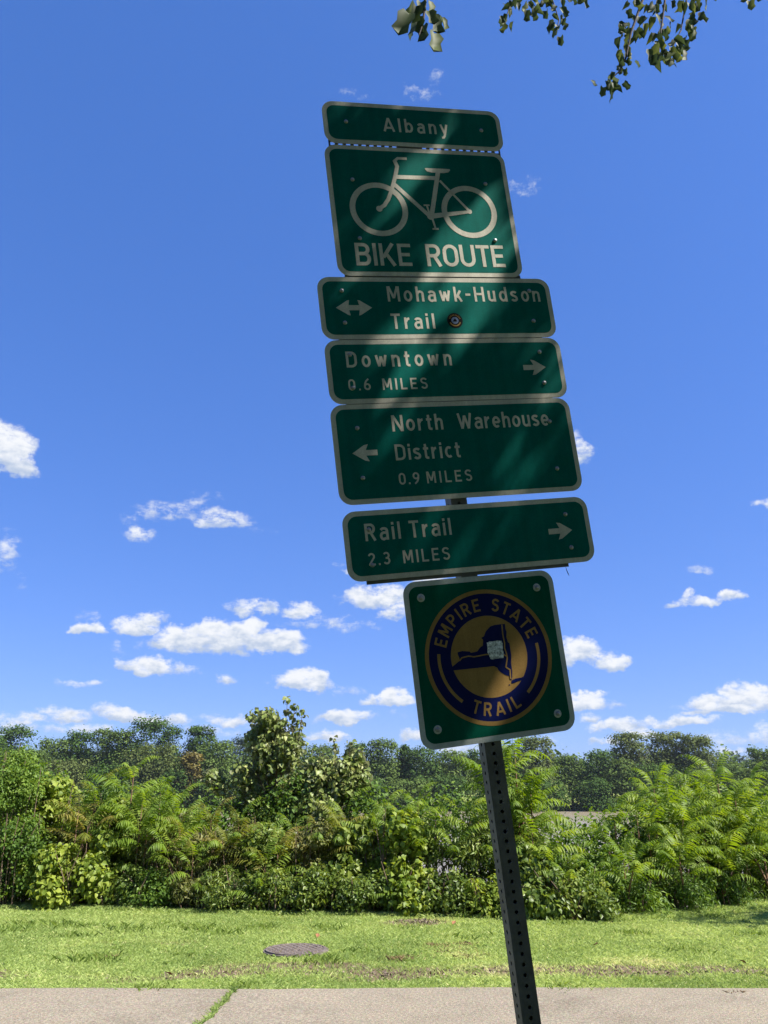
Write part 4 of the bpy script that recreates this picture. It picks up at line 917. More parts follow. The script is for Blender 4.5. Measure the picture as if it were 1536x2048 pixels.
SH = [ # px, top, half width, depth, material, leaf, size, count, label, tone, lobe radius
 (10, 1498, 78, 13.9, 'vine', OVATE, .050, 9000, 'tall dense fine-leaved green bush at the left edge', .6, .34),
 (38, 1530, 62, 13.7, 'vine', OVATE, .052, 8000, 'bright fine-leaved bush shoulder right of the tallest left edge growth', .6, .3),
 (45, 1640, 60, 13.3, 'vine', OVATE, .055, 4500, 'dark fine-leaved lower growth at the foot of the left edge bush', .35, .3),
 (105, 1548, 52, 14.2, 'grape', BROAD, .080, 2600, 'yellow-green broad-leaved bush between the left edge bush and the sumacs', .65, .3),
 (150, 1700, 85, 13.25, 'grape', BROAD, .076, 5200, 'bright grapevine mound with large pale leaves spilling onto the lawn at left', .7, .30),
 (245, 1600, 80, 14.2, 'shrub', BROAD, .085, 3400, 'leafy green shrub under the tall left sumacs', .6, .3),
 (215, 1660, 70, 13.6, 'grape', BROAD, .085, 2200, 'mixed vine-covered shrub right above the grapevine mound', .5, .26),
 (262, 1735, 55, 13.3, 'shrub', OVATE, .06, 2600, 'low small-leaved shrub right beside the grapevine mound', .45, .24),
 (345, 1650, 75, 13.7, 'olive', NARROW, .095, 4200, 'dense dull green narrow-leaved shrub under the reddish sumacs', .35, .28),
 (330, 1745, 60, 13.2, 'vine', OVATE, .055, 3000, 'dark small-leaved shrub low in the shadowed left middle of the hedge', .4, .24),
 (420, 1660, 70, 13.5, 'olive', NARROW, .100, 3800, 'straw-tinted narrow-leaved shrub left of the tall sapling', .7, .28),
 (405, 1755, 55, 13.05, 'olive', NARROW, .085, 2600, 'brownish twiggy shrub touching the lawn left of centre', .45, .22),
 (490, 1640, 70, 13.6, 'olive', NARROW, .095, 4200, 'olive leafy shrub at the foot of the tall sapling', .6, .28),
 (480, 1735, 60, 12.95, 'shrub', NARROW, .08, 3600, 'green willow-like shrub at the lawn edge below the tall sapling', .5, .26),
 (560, 1655, 70, 13.4, 'shrub', OVATE, .07, 4200, 'rounded mid-green shrub below and right of the tall sapling', .5, .28),
 (560, 1745, 60, 12.85, 'shrub', OVATE, .06, 3400, 'glossy small-leaved bush on the lawn edge near the large manhole', .55, .24),
 (640, 1650, 60, 13.3, 'olive', OVATE, .075, 3600, 'pale olive shrub under the shorter sapling', .65, .28),
 (650, 1740, 60, 12.75, 'shrub', OVATE, .06, 3600, 'dark glossy bush at the lawn right of the large manhole', .4, .24),
 (720, 1645, 62, 13.2, 'shrub', BROAD, .08, 3000, 'broad-leaved green shrub right of the shorter sapling', .55, .28),
 (735, 1750, 58, 12.65, 'shrub', OVATE, .06, 3400, 'low shadowy bush behind the small cover', .4, .24),
 (800, 1625, 62, 13.0, 'grape', BROAD, .085, 3000, 'bright green broad-leaved shrub in the centre of the hedge', .55, .28),
 (810, 1725, 55, 12.55, 'grape', BROAD, .075, 2400, 'green bush with a few large heart-shaped leaves above the small cover', .45, .24),
 (880, 1690, 60, 12.9, 'shrub', NARROW, .09, 3600, 'dark willowy shrub left of the post with river showing above', .4, .28),
 (890, 1750, 55, 12.4, 'shrub', OVATE, .065, 3000, 'dark bush at the lawn edge left of the post', .35, .24),
 (955, 1660, 50, 12.7, 'shrub', NARROW, .10, 3400, 'weedy tall narrow-leaved plant mass directly behind the post', .4, .26),
 (970, 1755, 48, 12.2, 'grape', OVATE, .07, 2400, 'bright low leaves behind the post at the lawn edge', .55, .22),
 (1045, 1690, 58, 12.5, 'shrub', BROAD, .085, 3200, 'leafy bush at the foot of the tall sumac by the post', .45, .26),
 (1060, 1745, 60, 12.05, 'shrub', BROAD, .070, 3400, 'glossy dark bush at the lawn edge right of the post', .5, .24),
 (1130, 1722, 62, 12.4, 'vine', OVATE, .065, 4200, 'rounded small-leaved bush below the strip of river', .5, .26),
 (1150, 1755, 55, 11.95, 'shrub', OVATE, .065, 3400, 'vine-draped bush reaching furthest onto the lawn at right', .5, .22),
 (1195, 1712, 60, 12.6, 'vine', OVATE, .065, 4000, 'dense green bush between the river gap and the right sumacs', .5, .26),
 (1240, 1755, 60, 12.4, 'vine', NARROW, .08, 3400, 'ferny low growth in front of the right sumacs', .5, .24),
 (1300, 1690, 70, 13.2, 'vine', NARROW, .085, 4000, 'deep green understorey beneath the first right-hand sumacs', .45, .28),
 (1340, 1745, 65, 12.9, 'vine', NARROW, .08, 3400, 'low dark fringe bush on the lawn edge toward the right', .4, .24),
 (1400, 1665, 75, 13.9, 'vine', NARROW, .09, 4200, 'understorey bush in the middle of the right-hand sumac clump', .45, .3),
 (1430, 1735, 60, 13.4, 'vine', NARROW, .08, 3200, 'low bush under the largest right-hand sumac', .4, .24),
 (1500, 1650, 75, 14.4, 'vine', NARROW, .09, 4200, 'shaded understorey bush at the right edge of the hedge', .45, .3),
 (1520, 1728, 60, 14.2, 'vine', NARROW, .08, 3200, 'low bush where the lawn meets the right edge', .4, .24),
 (60, 1600, 75, 14.6, 'vine', OVATE, .06, 4500, 'green bush behind the yellow-green one near the left edge', .4, .3),
 (190, 1610, 70, 14.8, 'shrub', BROAD, .08, 3600, 'leafy bush behind the reddish left sumacs', .45, .3),
 (300, 1615, 75, 14.9, 'shrub', OVATE, .075, 4000, 'green bush rising behind the middle of the left sumacs', .45, .3),
 (380, 1628, 60, 14.8, 'olive', NARROW, .095, 3600, 'olive bush behind the sumacs left of the small river patch', .5, .28),
 (545, 1625, 75, 14.7, 'shrub', OVATE, .075, 4200, 'green bush just under the crown of the tall sapling', .5, .3),
 (650, 1620, 70, 14.5, 'olive', OVATE, .08, 3800, 'pale bush below the crown of the shorter sapling', .6, .3),
 (745, 1628, 60, 14.2, 'shrub', OVATE, .075, 3600, 'green bush behind the shrubs left of centre', .5, .28),
 (1030, 1625, 50, 13.4, 'shrub', BROAD, .08, 3400, 'leafy bush behind the foot of the tall bright sumac', .5, .28),
 (1290, 1640, 60, 13.9, 'vine', NARROW, .09, 3600, 'green bush behind the first right-hand sumacs', .5, .28),
 (1380, 1610, 75, 14.8, 'vine', NARROW, .09, 4200, 'green bush behind the tall right-hand sumacs', .5, .3),
 (1480, 1600, 80, 15.2, 'vine', NARROW, .09, 4200, 'green bush behind the largest right-hand sumac', .5, .3),
 (-60, 1560, 80, 14.2, 'shrub', BROAD, .08, 3200, 'leafy shrub continuing the hedge just left of the frame', .5, .3),
 (-190, 1600, 90, 14.4, 'vine', OVATE, .07, 3600, 'rounded shrub of the hedge further left of the frame', .5, .3),
 (-340, 1580, 100, 14.8, 'grape', BROAD, .085, 3200, 'broad-leaved shrub of the hedge far left of the frame', .5, .3),
 (-500, 1590, 110, 15.2, 'vine', OVATE, .08, 3200, 'last shrub of the hedge at the far left', .5, .3),
 (1620, 1600, 90, 15.0, 'vine', NARROW, .09, 3200, 'leafy shrub continuing the hedge just right of the frame', .5, .3),
 (1770, 1600, 100, 15.4, 'shrub', OVATE, .08, 3200, 'shrub of the hedge further right of the frame', .5, .3),
 (1930, 1590, 110, 15.8, 'vine', OVATE, .08, 3200, 'last shrub of the hedge at the far right', .5, .3),
]
for px, top, hw, Yd, mk, lf_, sz, n_, lab, tn, lr in SH: shrub(px, top, hw, Yd, mk, lf_, sz, int(n_*1.15), lab, tn+.10, lr)
# undergrowth behind, on the bank
lobes = []
for x in np.arange(-16, 16.1, .35):
    yb = float(edge_line(x))+1.9; hb = float(np.interp(x, [-8, -4.2, -3.6, -2.4, -1.8, .6, 1.2, 2.2, 2.6, 4.3, 5.0, 9], [.9, .9, .5, .5, .9, .85, .6, .6, .22, .22, .8, 1.0]))
    lobes.append(((x, yb+rng.uniform(-.3, .5), zg(x, yb)+rng.uniform(.2, .9)+hb), (.45, .4, rng.uniform(.35, .7))))
tag(link('undergrowth', crown_mesh(lobes, 42000, OVATE, .085, .45, .2, .7, .4), M['vine']), 'dark undergrowth filling the river bank behind the hedge shrubs', 'undergrowth', kind='stuff')

# saplings with broad pale leaves
def sapling(px, top, hw, Yd, n, label, sparse_tops):
    c = at(px, 1600, Yd); zt = at(px, top, Yd).z; w = hw/F*Yd*1.12; z0 = zg(c.x, Yd)
    H = zt - z0; root = tag(empty('sapling', (c.x, Yd, z0)), label, 'young tree')
    lobes = []; paths = [(np.array([(0, 0, -.1), (.05, 0, H*.35), (-.03, .03, H*.7), (.0, 0, H*.97)]), [.05, .038, .022, .006])]
    for i in range(34):
        f = rng.uniform(.22, .97); prof = max(.10, math.sqrt(max(0, 1-((f-.45)/.60)**2)))*(1 if f < .75 else .75)
        a = rng.uniform(0, 2*math.pi); rr = w*prof*rng.uniform(.35, 1.12); h0 = max(.1, f*H-rr*1.0)
        tip = np.array([math.cos(a)*rr, math.sin(a)*rr*.8, f*H])
        paths.append((np.array([(0, 0, h0), tip*[.5, .5, 1]-[0, 0, .5*(f*H-h0)-.05], tip]), [.014, .009, .004]))
        for k in range(5):
            q = tip*[1, 1, 1]*1.0; g_ = rng.uniform(.35, 1.05); q = np.array([tip[0]*g_, tip[1]*g_, h0+(f*H-h0)*g_]) + rng.normal(0, .06, 3)
            lobes.append((q, (.20, .20, .20)))
    for tx_, tp in sparse_tops:
        t_ = at(tx_, tp, Yd) - Vector((c.x, Yd, z0)); st = np.array([t_.x*.3, 0, H*.55])
        paths.append((np.array([st, (t_.x*.8, 0, (H*.55+t_.z)/2), (t_.x, 0, t_.z)]), [.012, .008, .004]))
        for g_ in np.linspace(.35, 1, 7): lobes.append(((t_.x*(.3+.7*g_), rng.normal(0, .05), H*.55+(t_.z-H*.55)*g_-.03), (.10-.03*g_, .10, .10)))
    me = crown_mesh(lobes, int(n*1.25), BROAD, .080, .42, .20, .95, .9)
    tag(link('foliage', me, M['tulip'], root), kind='stuff')
    V, T = tubes(paths, 5); link('trunk', np_mesh('trunk', V, T), M['stem'], root)
sapling(553, 1425, 118, 15.0, 13500, 'tallest young tree rising above the hedge with pale broad leaves', [(575, 1398), (538, 1418), (605, 1425), (500, 1468), (590, 1412), (522, 1440)])
sapling(690, 1505, 84, 14.6, 8500, 'shorter pale-leaved young tree just right of the tallest one', [(668, 1480), (700, 1484), (645, 1505), (722, 1500)])

# sumacs: a stem and single fronds
def frond_mesh(L_, pairs, leafl, arch, side=0, mirror=1, seed=0):
    r = np.random.default_rng(seed); s = np.linspace(0, 1, 12)
    el_ = R_(66) - arch*s**1.5; st = np.stack([np.cumsum(np.cos(el_))*L_/12, side*s**2*L_*.15, np.cumsum(np.sin(el_))*L_/12], 1)
    V, T = tubes([(st, np.linspace(.0055, .0015, 12))], 3); T = np.concatenate([T[:, [0, 1, 2]], T[:, [0, 2, 3]]]); tone = [.9]*len(V)
    pos, X_, sc = [], [], []
    for i in range(pairs):
        f = .16 + .84*i/(pairs-1); j = f*11; k = min(int(j), 10); p = st[k]+(st[k+1]-st[k])*(j-k); d = st[k+1]-st[k]; d /= np.linalg.norm(d)
        ll = leafl*(.55+.45*math.sin(math.pi*min(1, f*.9+.12)))*(1 if f < .95 else .8)
        for sd in (-1, 1):
            lat = np.array([0, sd, 0]); y_ = lat*.80 + d*.52 + np.array([0, 0, -.30-.25*r.random()]) + r.normal(0, .08, 3)
            up = np.cross(d, [0, 1, 0]); up = up if up[2] > 0 else -up
            pos.append(p); X_.append((up + r.normal(0, .15, 3), y_)); sc.append(ll*r.uniform(.9, 1.1))
    pos.append(st[-1]); X_.append((np.array([0, 0, 1.]), st[-1]-st[-2])); sc.append(leafl*.7)
    nn = np.array([a for a, b in X_]); yy = np.array([b for a, b in X_])
    # leaf length axis must be y: build frames from y first
    y = unit(yy); z = unit(nn-(nn*y).sum(1, keepdims=True)*y); x = np.cross(y, z); Fm = np.stack([x, y, z], 2)
    lt = tmpl([(0, .0), (.25, .085), (.6, .075), (1, 0)], .25, .35)
    V2, T2 = scatter(lt[0], lt[1], np.array(pos), Fm, np.array(sc)[:, None])
    tone += list(np.repeat(np.clip(.5+r.normal(0, .13, len(pos)), 0, 1), len(lt[0])))
    return np_mesh('frond', np.concatenate([V, V2]), np.concatenate([T, T2+len(V)]), tone)
def frond_set(mat):
    out = []
    for i in range(7):
        me = frond_mesh(.74+.09*(i % 3), 13+(i % 3), .185, R_(56+13*(i % 4)), (-1)**i, 1, i+3); me.materials.append(mat); out.append(me)
    return out
FG, FR = frond_set(M['sumac']), frond_set(M['sumac_red'])
M['sumac_stem'] = bark('sumac_stem', (.12, .07, .04), (.24, .14, .08), 30)
def sumac(px, top, Yd, nf, label, red=False, s=1.0, spread=1.0, lean=0.0, low=.35):
    c = at(px, 1600, Yd); zt = at(px, top, Yd).z - .16*s; z0 = zg(c.x, Yd); H = zt-z0
    root = tag(empty('sumac', (c.x, Yd, z0)), label, 'sumac'); root['group'] = 'sumacs growing out of the hedge'
    tips = [(lean, 0, H, low)]
    nf = int(nf*1.3)
    for k in range(int(nf/14)): tips.append((rng.uniform(-.5, .5)*spread, rng.uniform(-.4, .1), H*rng.uniform(.62, .9), .5))
    paths = []
    for i, (tx_, ty_, th2, lo) in enumerate(tips):
        b0 = (0, 0, -.1) if i == 0 else (0, 0, H*.25)
        paths.append((np.array([b0, (tx_*.4, ty_*.5, (b0[2]+th2)*.5), (tx_, ty_, th2)]), [.022*s, .017*s, .009*s]))
    V, T = tubes(paths, 5); link('stem', np_mesh('stem', V, T), M['sumac_stem'], root)
    per = nf//len(tips)
    for i, (tx_, ty_, th2, lo) in enumerate(tips):
        for k in range(per):
            f = 1 - (1-lo)*(k/per)**1.1; a = k*2.4 + i + rng.uniform(-.4, .4)
            me = (FR if red and rng.random() < .38 else FG)[rng.integers(7)]
            o = link('frond', me, None, root, (tx_*f, ty_*f, th2*f if i == 0 else H*.25+(th2-H*.25)*f))
            tilt = (1-f)*1.1 - .15
            o.rotation_euler = (rng.normal(0, .12), tilt + rng.normal(0, .12), a); sc_ = s*rng.uniform(.8, 1.15)*(.75 if k < 2 else 1); o.scale = (sc_,)*3
SU = [
 (160, 1600, 13.5, 12, 'broad sumac low beside the yellow-green bush at left', True, .9),
 (285, 1590, 13.5, 14, 'bright sumac in the front middle of the left group', False, .9),
 (365, 1640, 13.4, 12, 'rusty sumac between the left group and the small river patch', True, .85),
 (640, 1660, 13.2, 11, 'sumac in front of the gap between the two saplings', True, .85),
 (770, 1600, 13.9, 12, 'yellowish sumac standing behind the bushes left of centre', False, .9),
 (870, 1620, 12.9, 11, 'sumac with curved fronds just right of the central one', False, .8),
 (1010, 1530, 13.3, 20, 'leafy sumac partly hidden by the post', False, 1.0),
 (1335, 1590, 13.4, 18, 'dense sumac in front of the middle of the right-hand group', False, 1.0),
 (1470, 1580, 13.7, 20, 'dense sumac between the largest one and the right edge', False, 1.05),
 (1400, 1570, 14.6, 18, 'sumac filling the back of the right-hand group', False, 1.05),
 (1510, 1640, 13.6, 14, 'sumac low at the right edge beside the lawn', False, .95),
 (262, 1528, 13.9, 16, 'tall arching sumac left of middle, highest of the left group', False, .95),
 (190, 1575, 13.8, 13, 'sumac with hanging fronds right of the left edge bush', True, .9),
 (235, 1552, 14.4, 12, 'reddish-tipped sumac leaning left in the left group', True, .9),
 (320, 1568, 13.9, 14, 'sumac with a pale outreaching frond at the right of the left group', False, .95),
 (355, 1600, 13.8, 12, 'sumac with drooping fronds below the golden far tree', False, .9),
 (300, 1640, 13.4, 10, 'small sumac low in front of the left group', False, .8),
 (425, 1622, 13.6, 12, 'reddish sumac in front of the left patch of river', True, .85),
 (480, 1628, 13.5, 12, 'red-stemmed sumac just left of the tall sapling', True, .85),
 (395, 1700, 13.1, 9, 'straw-coloured low sumac at the left middle of the hedge', True, .7),
 (560, 1690, 13.1, 11, 'sumac with flat reddish fronds below the tall sapling', True, .85),
 (590, 1640, 14.0, 10, 'sumac half hidden behind the lower leaves of the tall sapling', False, .85),
 (690, 1612, 13.6, 13, 'reddish sumac in front of the shorter sapling', True, .85),
 (745, 1640, 13.3, 10, 'small sumac right of the shorter sapling', False, .8),
 (835, 1590, 13.2, 14, 'upright yellow-green sumac in the centre of the hedge', False, .85),
 (800, 1620, 13.4, 10, 'sumac leaning left beside the central yellow-green one', False, .8),
 (925, 1605, 13.0, 12, 'sumac directly left of the post with rusty lower fronds', True, .85),
 (955, 1625, 12.8, 9, 'small sumac touching the left side of the post', False, .8),
 (1035, 1480, 13.0, 26, 'tall bright tree-of-heaven like sumac immediately right of the post', False, 1.1),
 (1062, 1560, 12.9, 14, 'sumac with long drooping fronds over the strip of river', False, 1.0),
 (1060, 1640, 12.5, 12, 'lower sumac at the foot of the tall bright one', False, .9),
 (1120, 1715, 12.3, 8, 'small sumac below the river gap', False, .65),
 (1225, 1612, 13.0, 11, 'sumac with a frond arching left over the river gap', False, .85),
 (1270, 1600, 13.2, 12, 'sumac left of the tall right-hand group', False, .9),
 (1310, 1556, 13.8, 18, 'slender sumac at the left of the tall right-hand group', False, 1.0),
 (1290, 1640, 12.9, 13, 'mid-height sumac in front of the right-hand group', False, .9),
 (1365, 1548, 14.2, 18, 'sumac in the middle of the tall right-hand group', False, 1.0),
 (1440, 1536, 14.0, 24, 'largest sumac of the tall right-hand group', False, 1.1),
 (1400, 1620, 13.5, 15, 'full sumac low in front of the largest one', False, 1.0),
 (1345, 1690, 12.7, 12, 'sumac with bright fronds reaching toward the lawn', False, .85),
 (1235, 1700, 12.3, 11, 'low sumac near the lawn left of the right-hand group', False, .8),
 (1500, 1560, 14.6, 18, 'sumac near the right edge of the photo', False, 1.0),
 (1535, 1600, 14.2, 16, 'sumac cut by the right edge of the photo', False, 1.0),
 (1470, 1660, 13.8, 14, 'low spreading sumac at the right end of the hedge', False, 1.0),
 (1420, 1710, 13.2, 11, 'small sumac fringing the lawn beneath the largest one', False, .8),
 (1125, 1740, 11.95, 6, 'tiny sumac shoot poking out over the lawn right of the post', False, .6),
 (525, 1755, 12.7, 4, 'tiny pale sumac shoot low in the hedge near the large manhole', False, .55),
 (800, 1762, 12.35, 4, 'tiny sumac shoot in the dark gap above the small cover', False, .6),
]
for px, top, Yd, nf, lab, red, s in SU: sumac(px, top, Yd, nf, lab, red, s, low=.35 if nf > 9 else .3)

# ------------------------------------------------------------------ the shade tree overhead
tr = tag(empty('shade_tree', (7.2, -1.2, 0)), 'large tree overhanging the signpost, only its hanging leafy twigs in view at the top', 'tree')
def rel(v): return (v[0]-7.2, v[1]+1.2, v[2])
paths = [(np.array([(0, 0, -.2), (-.1, .05, 2.0), (.05, .1, 4.2), (-.3, .1, 7.5)]), [.34, .27, .22, .12])]
limb_ends = [(4.5, 1.2, 6.4), (2.6, 1.8, 6.6), (3.2, -.4, 7.2), (1.6, 2.4, 5.9), (5.2, -2.2, 7.0), (9.0, .5, 7.0), (8.2, -3.5, 6.8), (4.8, -3.8, 6.6), (2.4, -2.6, 6.8)]
for e in limb_ends:
    e = np.array(rel(e)); m_ = e*.5+[0, 0, 1.0]; paths.append((np.array([(0, .05, 3.8), m_, e]), [.11, .07, .02]))
V, T = tubes(paths, 8); link('trunk', np_mesh('trunk', V, T, None, True), M['bark'], tr)
# canopy clusters sit where the sun's line to the sign runs
def sun_line(i):
    q = ORG + UP*rng.uniform(-75, 52)*IN + RX*rng.uniform(-24, 24)*IN; q = q + SUND*((rng.uniform(5.4, 7.6)-q.z)/SUND.z)
    return q
GAPS = [(2,40.5,6,1.0,.2),(-3,29,7,1.2,.3),(1,22,7,1.2,.1),(12.5,14,6,1.2,.1),(-12,19,4,1,.3),(3,11,6,1,.35),(9,-2,8,1.1,.35),(-11,-1,5,1,.45),(8,-12,6,1.2,.4),(-10,-12,5,1,.5),(8.6,27,11,3.4,.0),(6,30.5,9,2,.08),(9.8,33.5,6,1.5,.15),(-.7,37,6,1.6,.25),(-6.5,33,9,1.5,.35),(-8.7,27,5,1.2,.35),(0,24.8,6,1.8,.25),(3.5,31,6,1.1,.3),
 (9.2,43.5,5,1,.35),(1.2,44,5,1,.4),(-6,43,5,1.2,.5),(4.7,18,10,2.6,.03),(-3,18.5,8,2,.08),(.2,19,7,1.5,.15),(9.7,18,6,1,.35),(-9.3,16.3,5,1,.35),
 (-9,10,7,2,.25),(-6,9.2,6,1.5,.25),(13.4,10.3,6,.9,.15),(6.6,0,12,1.5,.2),(-2,-1,7,1.5,.45),(-9,3,5,1.5,.5),(12.2,4.2,5,1,.4),
 (-6,-9,7,2,.35),(-3,-12,6,1.5,.4),(3,-9,6,1,.5),(.2,-28.2,8,2.4,.0),(4.2,-25.2,8,2.0,.0),(5.4,-20.8,4,.7,.25),(-5,-20,4,.8,.6)]
SR, SU_, SA = SUND.dot(RX), SUND.dot(UP), SUND.dot(AW)
def sun_uv(p):
    w = p + np.array([7.2, -1.2, 0]) - np.array(ORG); t = -(w@np.array(AW))/SA
    q = w + t[:, None]*np.array(SUND); return (q@np.array(RX))/IN, (q@np.array(UP))/IN
def leaf_gap(p):  # canopy thinned in chosen spots so sun streaks fall on the signs
    u, v = sun_uv(p); keep = np.ones(len(p), bool); dl = math.hypot(SR, SU_); du, dv = SR/dl, SU_/dl
    for gu, gv, ln, wd, pk in GAPS:
        a_ = ((u-gu)*du + (v-gv)*dv)/(ln*.62+3.6); b_ = (-(u-gu)*dv + (v-gv)*du)/(wd*.54+.85)
        keep &= ~((a_*a_+b_*b_ < 1) & (rng.random(len(p)) > pk))
    return keep
cl = [(rel(sun_line(i)), (.30, .30, .22)) for i in range(120)]
tag(link('crown', crown_mesh(cl, 9000, BROAD, .064, .5, .2, .8, .5, clip=leaf_gap), M['hang'], tr), kind='stuff')
cl = []
while len(cl) < 150:
    a = rng.uniform(0, 2*math.pi); r0 = math.sqrt(rng.random())*5.2; q = (6.0+math.cos(a)*r0, -2.6+math.sin(a)*r0*.9, rng.uniform(5.2, 8.8))
    gx, gy = q[0]-SUND.x/SUND.z*q[2], q[1]-SUND.y/SUND.z*q[2]
    if gy > 5.6 or (q[1] > .2 and q[0] < 5.0): continue
    cl.append((rel(q), (.7, .7, .35)))
def off_line(p):
    u, v = sun_uv(p); return ~((np.abs(u) < 24) & (v > -60) & (v < 54))
tag(link('crown', crown_mesh(cl, 30000, BROAD, .13, .5, .2, .8, .5, clip=off_line), M['hang'], tr), kind='stuff')
# unseen trees added behind the viewer to keep sky light off the signs
for k, (bx, by, hh, ww, lab) in enumerate(((-5.5, -6.5, 10, 4.6, 'added unseen tree behind the viewpoint on the left, blocking sky light'), (1.0, -10, 12, 5.5, 'added unseen tree straight behind the viewpoint, blocking sky light'), (9, -12, 12, 5.5, 'added unseen tree behind the viewpoint on the right, blocking sky light'), (-13, -12, 12, 6, 'added unseen tree far back to the left of the viewpoint, blocking sky light'), (19, -9, 12, 5.5, 'added unseen tree behind and beyond the shade tree, blocking sky light'), (-4, -20, 14, 7, 'tall added unseen tree furthest behind the viewpoint, blocking sky light'))):
    tb = tag(empty('tree', (bx, by, 0)), lab, 'tree'); tb['group'] = 'added sky-blocking trees behind the viewpoint'
    V, T = tubes([(np.array([(0, 0, -.2), (.1, 0, hh*.4), (-.1, .1, hh*.85)]), [.3, .22, .07])], 7); link('trunk', np_mesh('trunk', V, T), M['bark'], tb)
    lb = []
    for i in range(44):
        f = rng.uniform(.16, 1); pr_ = math.sqrt(max(.1, 1-((f-.55)/.5)**2)); a = rng.uniform(0, 2*math.pi); r0 = math.sqrt(rng.random())*ww*pr_
        lb.append(((math.cos(a)*r0, math.sin(a)*r0, f*hh), (1.2, 1.2, .9)))
    tag(link('crown', crown_mesh(lb, 9000, CLUMP, .34, .5, .2, .7, .4), M['hang'], tb), kind='stuff')
# hanging twigs in view, every leaf an object
HL = []
for i in range(5):
    lt = tmpl([(0, .0), (.05, .22+.03*i), (.36, .42), (.60, .26+.02*i), (.95-.03*i, .40), (.84, 0)], .30+.12*i, .22+.05*i)
    hm = np_mesh('leaf', lt[0], lt[1], [.45]*len(lt[0]), True); hm.materials.append(M['hang']); HL.append(hm)
for i in range(3):
    lt = tmpl([(0, .0), (.15, .30), (.5, .36), (1, 0)], .35+.2*i, .3)
    hm = np_mesh('leaf', lt[0], lt[1], [.5]*len(lt[0]), True); hm.materials.append(M['hang']); HL.append(hm)
def twig(points, Yd, leaves, size, rad=.006, label=None):
    """points: photo positions of the twig line from its top down, all at depth Yd"""
    P_ = [np.array(at(px, py, Yd+dy)) for px, py, dy in points]; base_ = P_[0]
    o = link('twig', None, None, tr, rel(base_)) if False else None
    V, T = tubes([(np.array([p-base_ for p in P_]), np.linspace(rad*1.4, rad*.6, len(P_)))], 4)
    o = link('twig', np_mesh('twig', V, T), M['twig'], tr, rel(base_))
    if label: o['label'] = label
    for (px, py, s, ang) in leaves:
        q = np.array(at(px, py, Yd + rng.uniform(-.12, .12))) - base_
        l = link('leaf', HL[rng.integers(8)] if size < .1 else HL[rng.integers(5)], None, o, q)
        dn = Vector((math.sin(R_(ang)), rng.uniform(-.25, .25), -math.cos(R_(ang)))).normalized()
        nrm = Vector((rng.normal(0, .7), -1+rng.normal(0, .5), rng.normal(.1, .4))); nrm = (nrm - dn*nrm.dot(dn)).normalized()
        xx = dn.cross(nrm); mt = Matrix((xx, dn, nrm)).transposed(); l.rotation_euler = mt.to_euler(); l.scale = (size*s*.62, size*s*.88, size*s*.8)
twig([(852, -40, 0), (850, 10, 0), (846, 45, 0), (838, 70, 0)], 2.3, [(826, 8, .9, -15), (860, 2, .8, 10), (842, 5, .8, 0), (832, 12, .9, -5), (858, 22, .9, 15), (818, 28, 1.35, -20), (868, 28, 1.15, 12), (848, 50, 1.1, -6), (822, 45, 1.0, 5), (868, 66, 1.25, 4), (838, 32, .8, 3), (880, 36, .7, 30)], .105, .005, 'nearest hanging twig with large leaves above the top sign')
def along(pts, n, spread, s0=.8, s1=1.2):
    out = []; P_ = np.array(pts, float)
    for i in range(n):
        f = rng.uniform(0, len(P_)-1.001); k = int(f); p = P_[k]+(P_[k+1]-P_[k])*(f-k)
        out.append((p[0]+rng.normal(0, spread), p[1]+rng.normal(0, spread*.6), rng.uniform(s0, s1), rng.normal(0, 28)))
    return out
twig([(1024, -30, 0), (1022, 5, 0), (1014, 30, 0)], 3.6, along([(1022, 0), (1012, 45)], 13, 7), .075, .004)
twig([(1060, -40, 0), (1055, -10, 0), (1075, 20, 0)], 3.5, along([(1040, -8), (1075, 20)], 16, 12), .080, .004)
twig([(1110, -40, 0), (1105, 0, 0), (1118, 40, 0), (1112, 62, 0)], 3.5, along([(1090, -5), (1118, 30), (1112, 62)], 22, 10), .075, .004)
twig([(1150, -40, 0), (1150, -5, 0)], 3.5, along([(1150, -15), (1158, 0)], 5, 6), .075, .003)
twig([(1300, -60, 0), (1285, 0, 0), (1262, 65, 0), (1252, 115, 0), (1238, 145, 0)], 3.4, along([(1262, -10), (1262, 50), (1250, 105)], 26, 13)+along([(1255, 100), (1238, 140)], 8, 9, .5, .8), .078, .007, 'long drooping twig with small dark leaves at the upper right')
twig([(1238, 143, 0), (1222, 158, 0), (1216, 175, 0)], 3.4, along([(1205, 155), (1222, 170), (1235, 158)], 11, 10)+[(1221, 180, 1.2, 4), (1206, 175, 1.1, -10)], .078, .003)
twig([(1335, -60, 0), (1330, 0, 0), (1322, 60, 0), (1318, 105, 0)], 3.3, along([(1310, -10), (1318, 50), (1330, 100)], 26, 16)+along([(1300, 100), (1350, 105)], 16, 10)+[(1343, 115, 1.3, 0), (1318, 118, 1.2, -5), (1362, 100, 1.2, 10)], .080, .006, 'broad hanging spray with some sunlit yellow-green leaves')
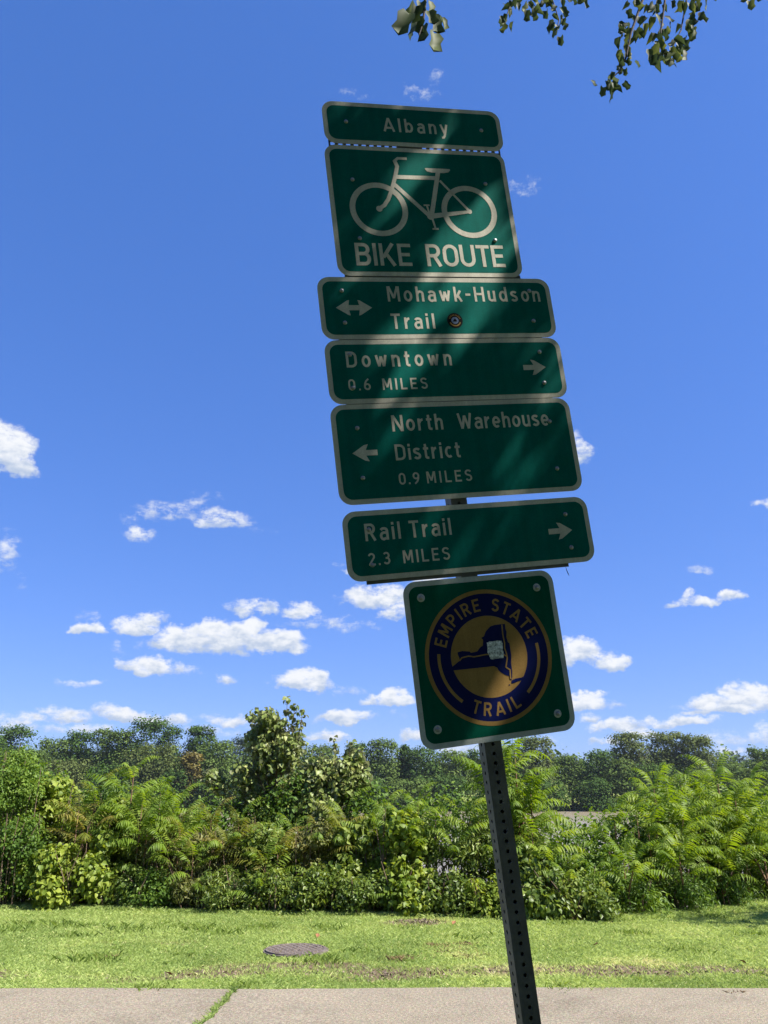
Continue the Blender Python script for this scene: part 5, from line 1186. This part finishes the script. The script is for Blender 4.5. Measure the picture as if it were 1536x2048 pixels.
twig([(1385, -60, 0), (1372, 5, 0), (1362, 60, 0), (1345, 95, 0)], 3.4, along([(1375, -5), (1372, 60), (1360, 95)], 20, 12)+along([(1395, 0), (1380, 75)], 8, 8), .075, .005)
twig([(1415, -50, 0), (1412, -18, 0)], 3.3, [(1410, 0, 1.1, 0), (1402, -8, .9, -20), (1424, -14, .9, 15)], .085, .003)
twig([(1502, -50, 0), (1500, -15, 0)], 3.3, [(1499, 2, 1.1, -3), (1492, -14, .9, -20), (1512, -16, .9, 15)], .085, .003)

# a second tree off to the right that throws the shadow on the lawn
tr2 = tag(empty('tree', (12.9, 10.5, zg(12.9, 10.5))), 'tree beyond the right edge whose shadow lies across the far lawn', 'tree')
V, T = tubes([(np.array([(0, 0, -.2), (.1, 0, 3), (-.2, .1, 7.5)]), [.22, .17, .06])], 8); link('trunk', np_mesh('trunk', V, T), M['bark'], tr2)
lb = [((rng.uniform(-2.2, 2.2), rng.uniform(-.5, .5), rng.uniform(4.5, 7.6)), (.9, .6, .8)) for _ in range(20)]
lb += [((-3.3, -.1, 5.9), (1.1, .5, .4)), ((-4.1, -.4, 5.6), (.8, .4, .3))]
tag(link('crown', crown_mesh(lb, 7000, BROAD, .13, .5, .2, .7, .4), M['shrub'], tr2), kind='stuff')

# ------------------------------------------------------------------ air
hz = py_mesh('haze', [(x, y, z) for z in (-6.5, 75) for y in (-130, 1490) for x in (-890, 890)], [(0, 2, 3, 1), (4, 5, 7, 6), (0, 1, 5, 4), (2, 6, 7, 3), (0, 4, 6, 2), (1, 3, 7, 5)])
m = bpy.data.materials.new('haze'); m.use_nodes = True; t = m.node_tree; t.nodes.clear()
pv = t.nodes.new('ShaderNodeVolumePrincipled'); pv.inputs['Color'].default_value = (.80, .88, 1.0, 1); pv.inputs['Density'].default_value = .00010; pv.inputs['Anisotropy'].default_value = .3
ot = t.nodes.new('ShaderNodeOutputMaterial'); t.links.new(pv.outputs[0], ot.inputs['Volume'])
tag(link('haze', hz, m), 'thin bluish summer haze over the river', 'haze', kind='stuff')
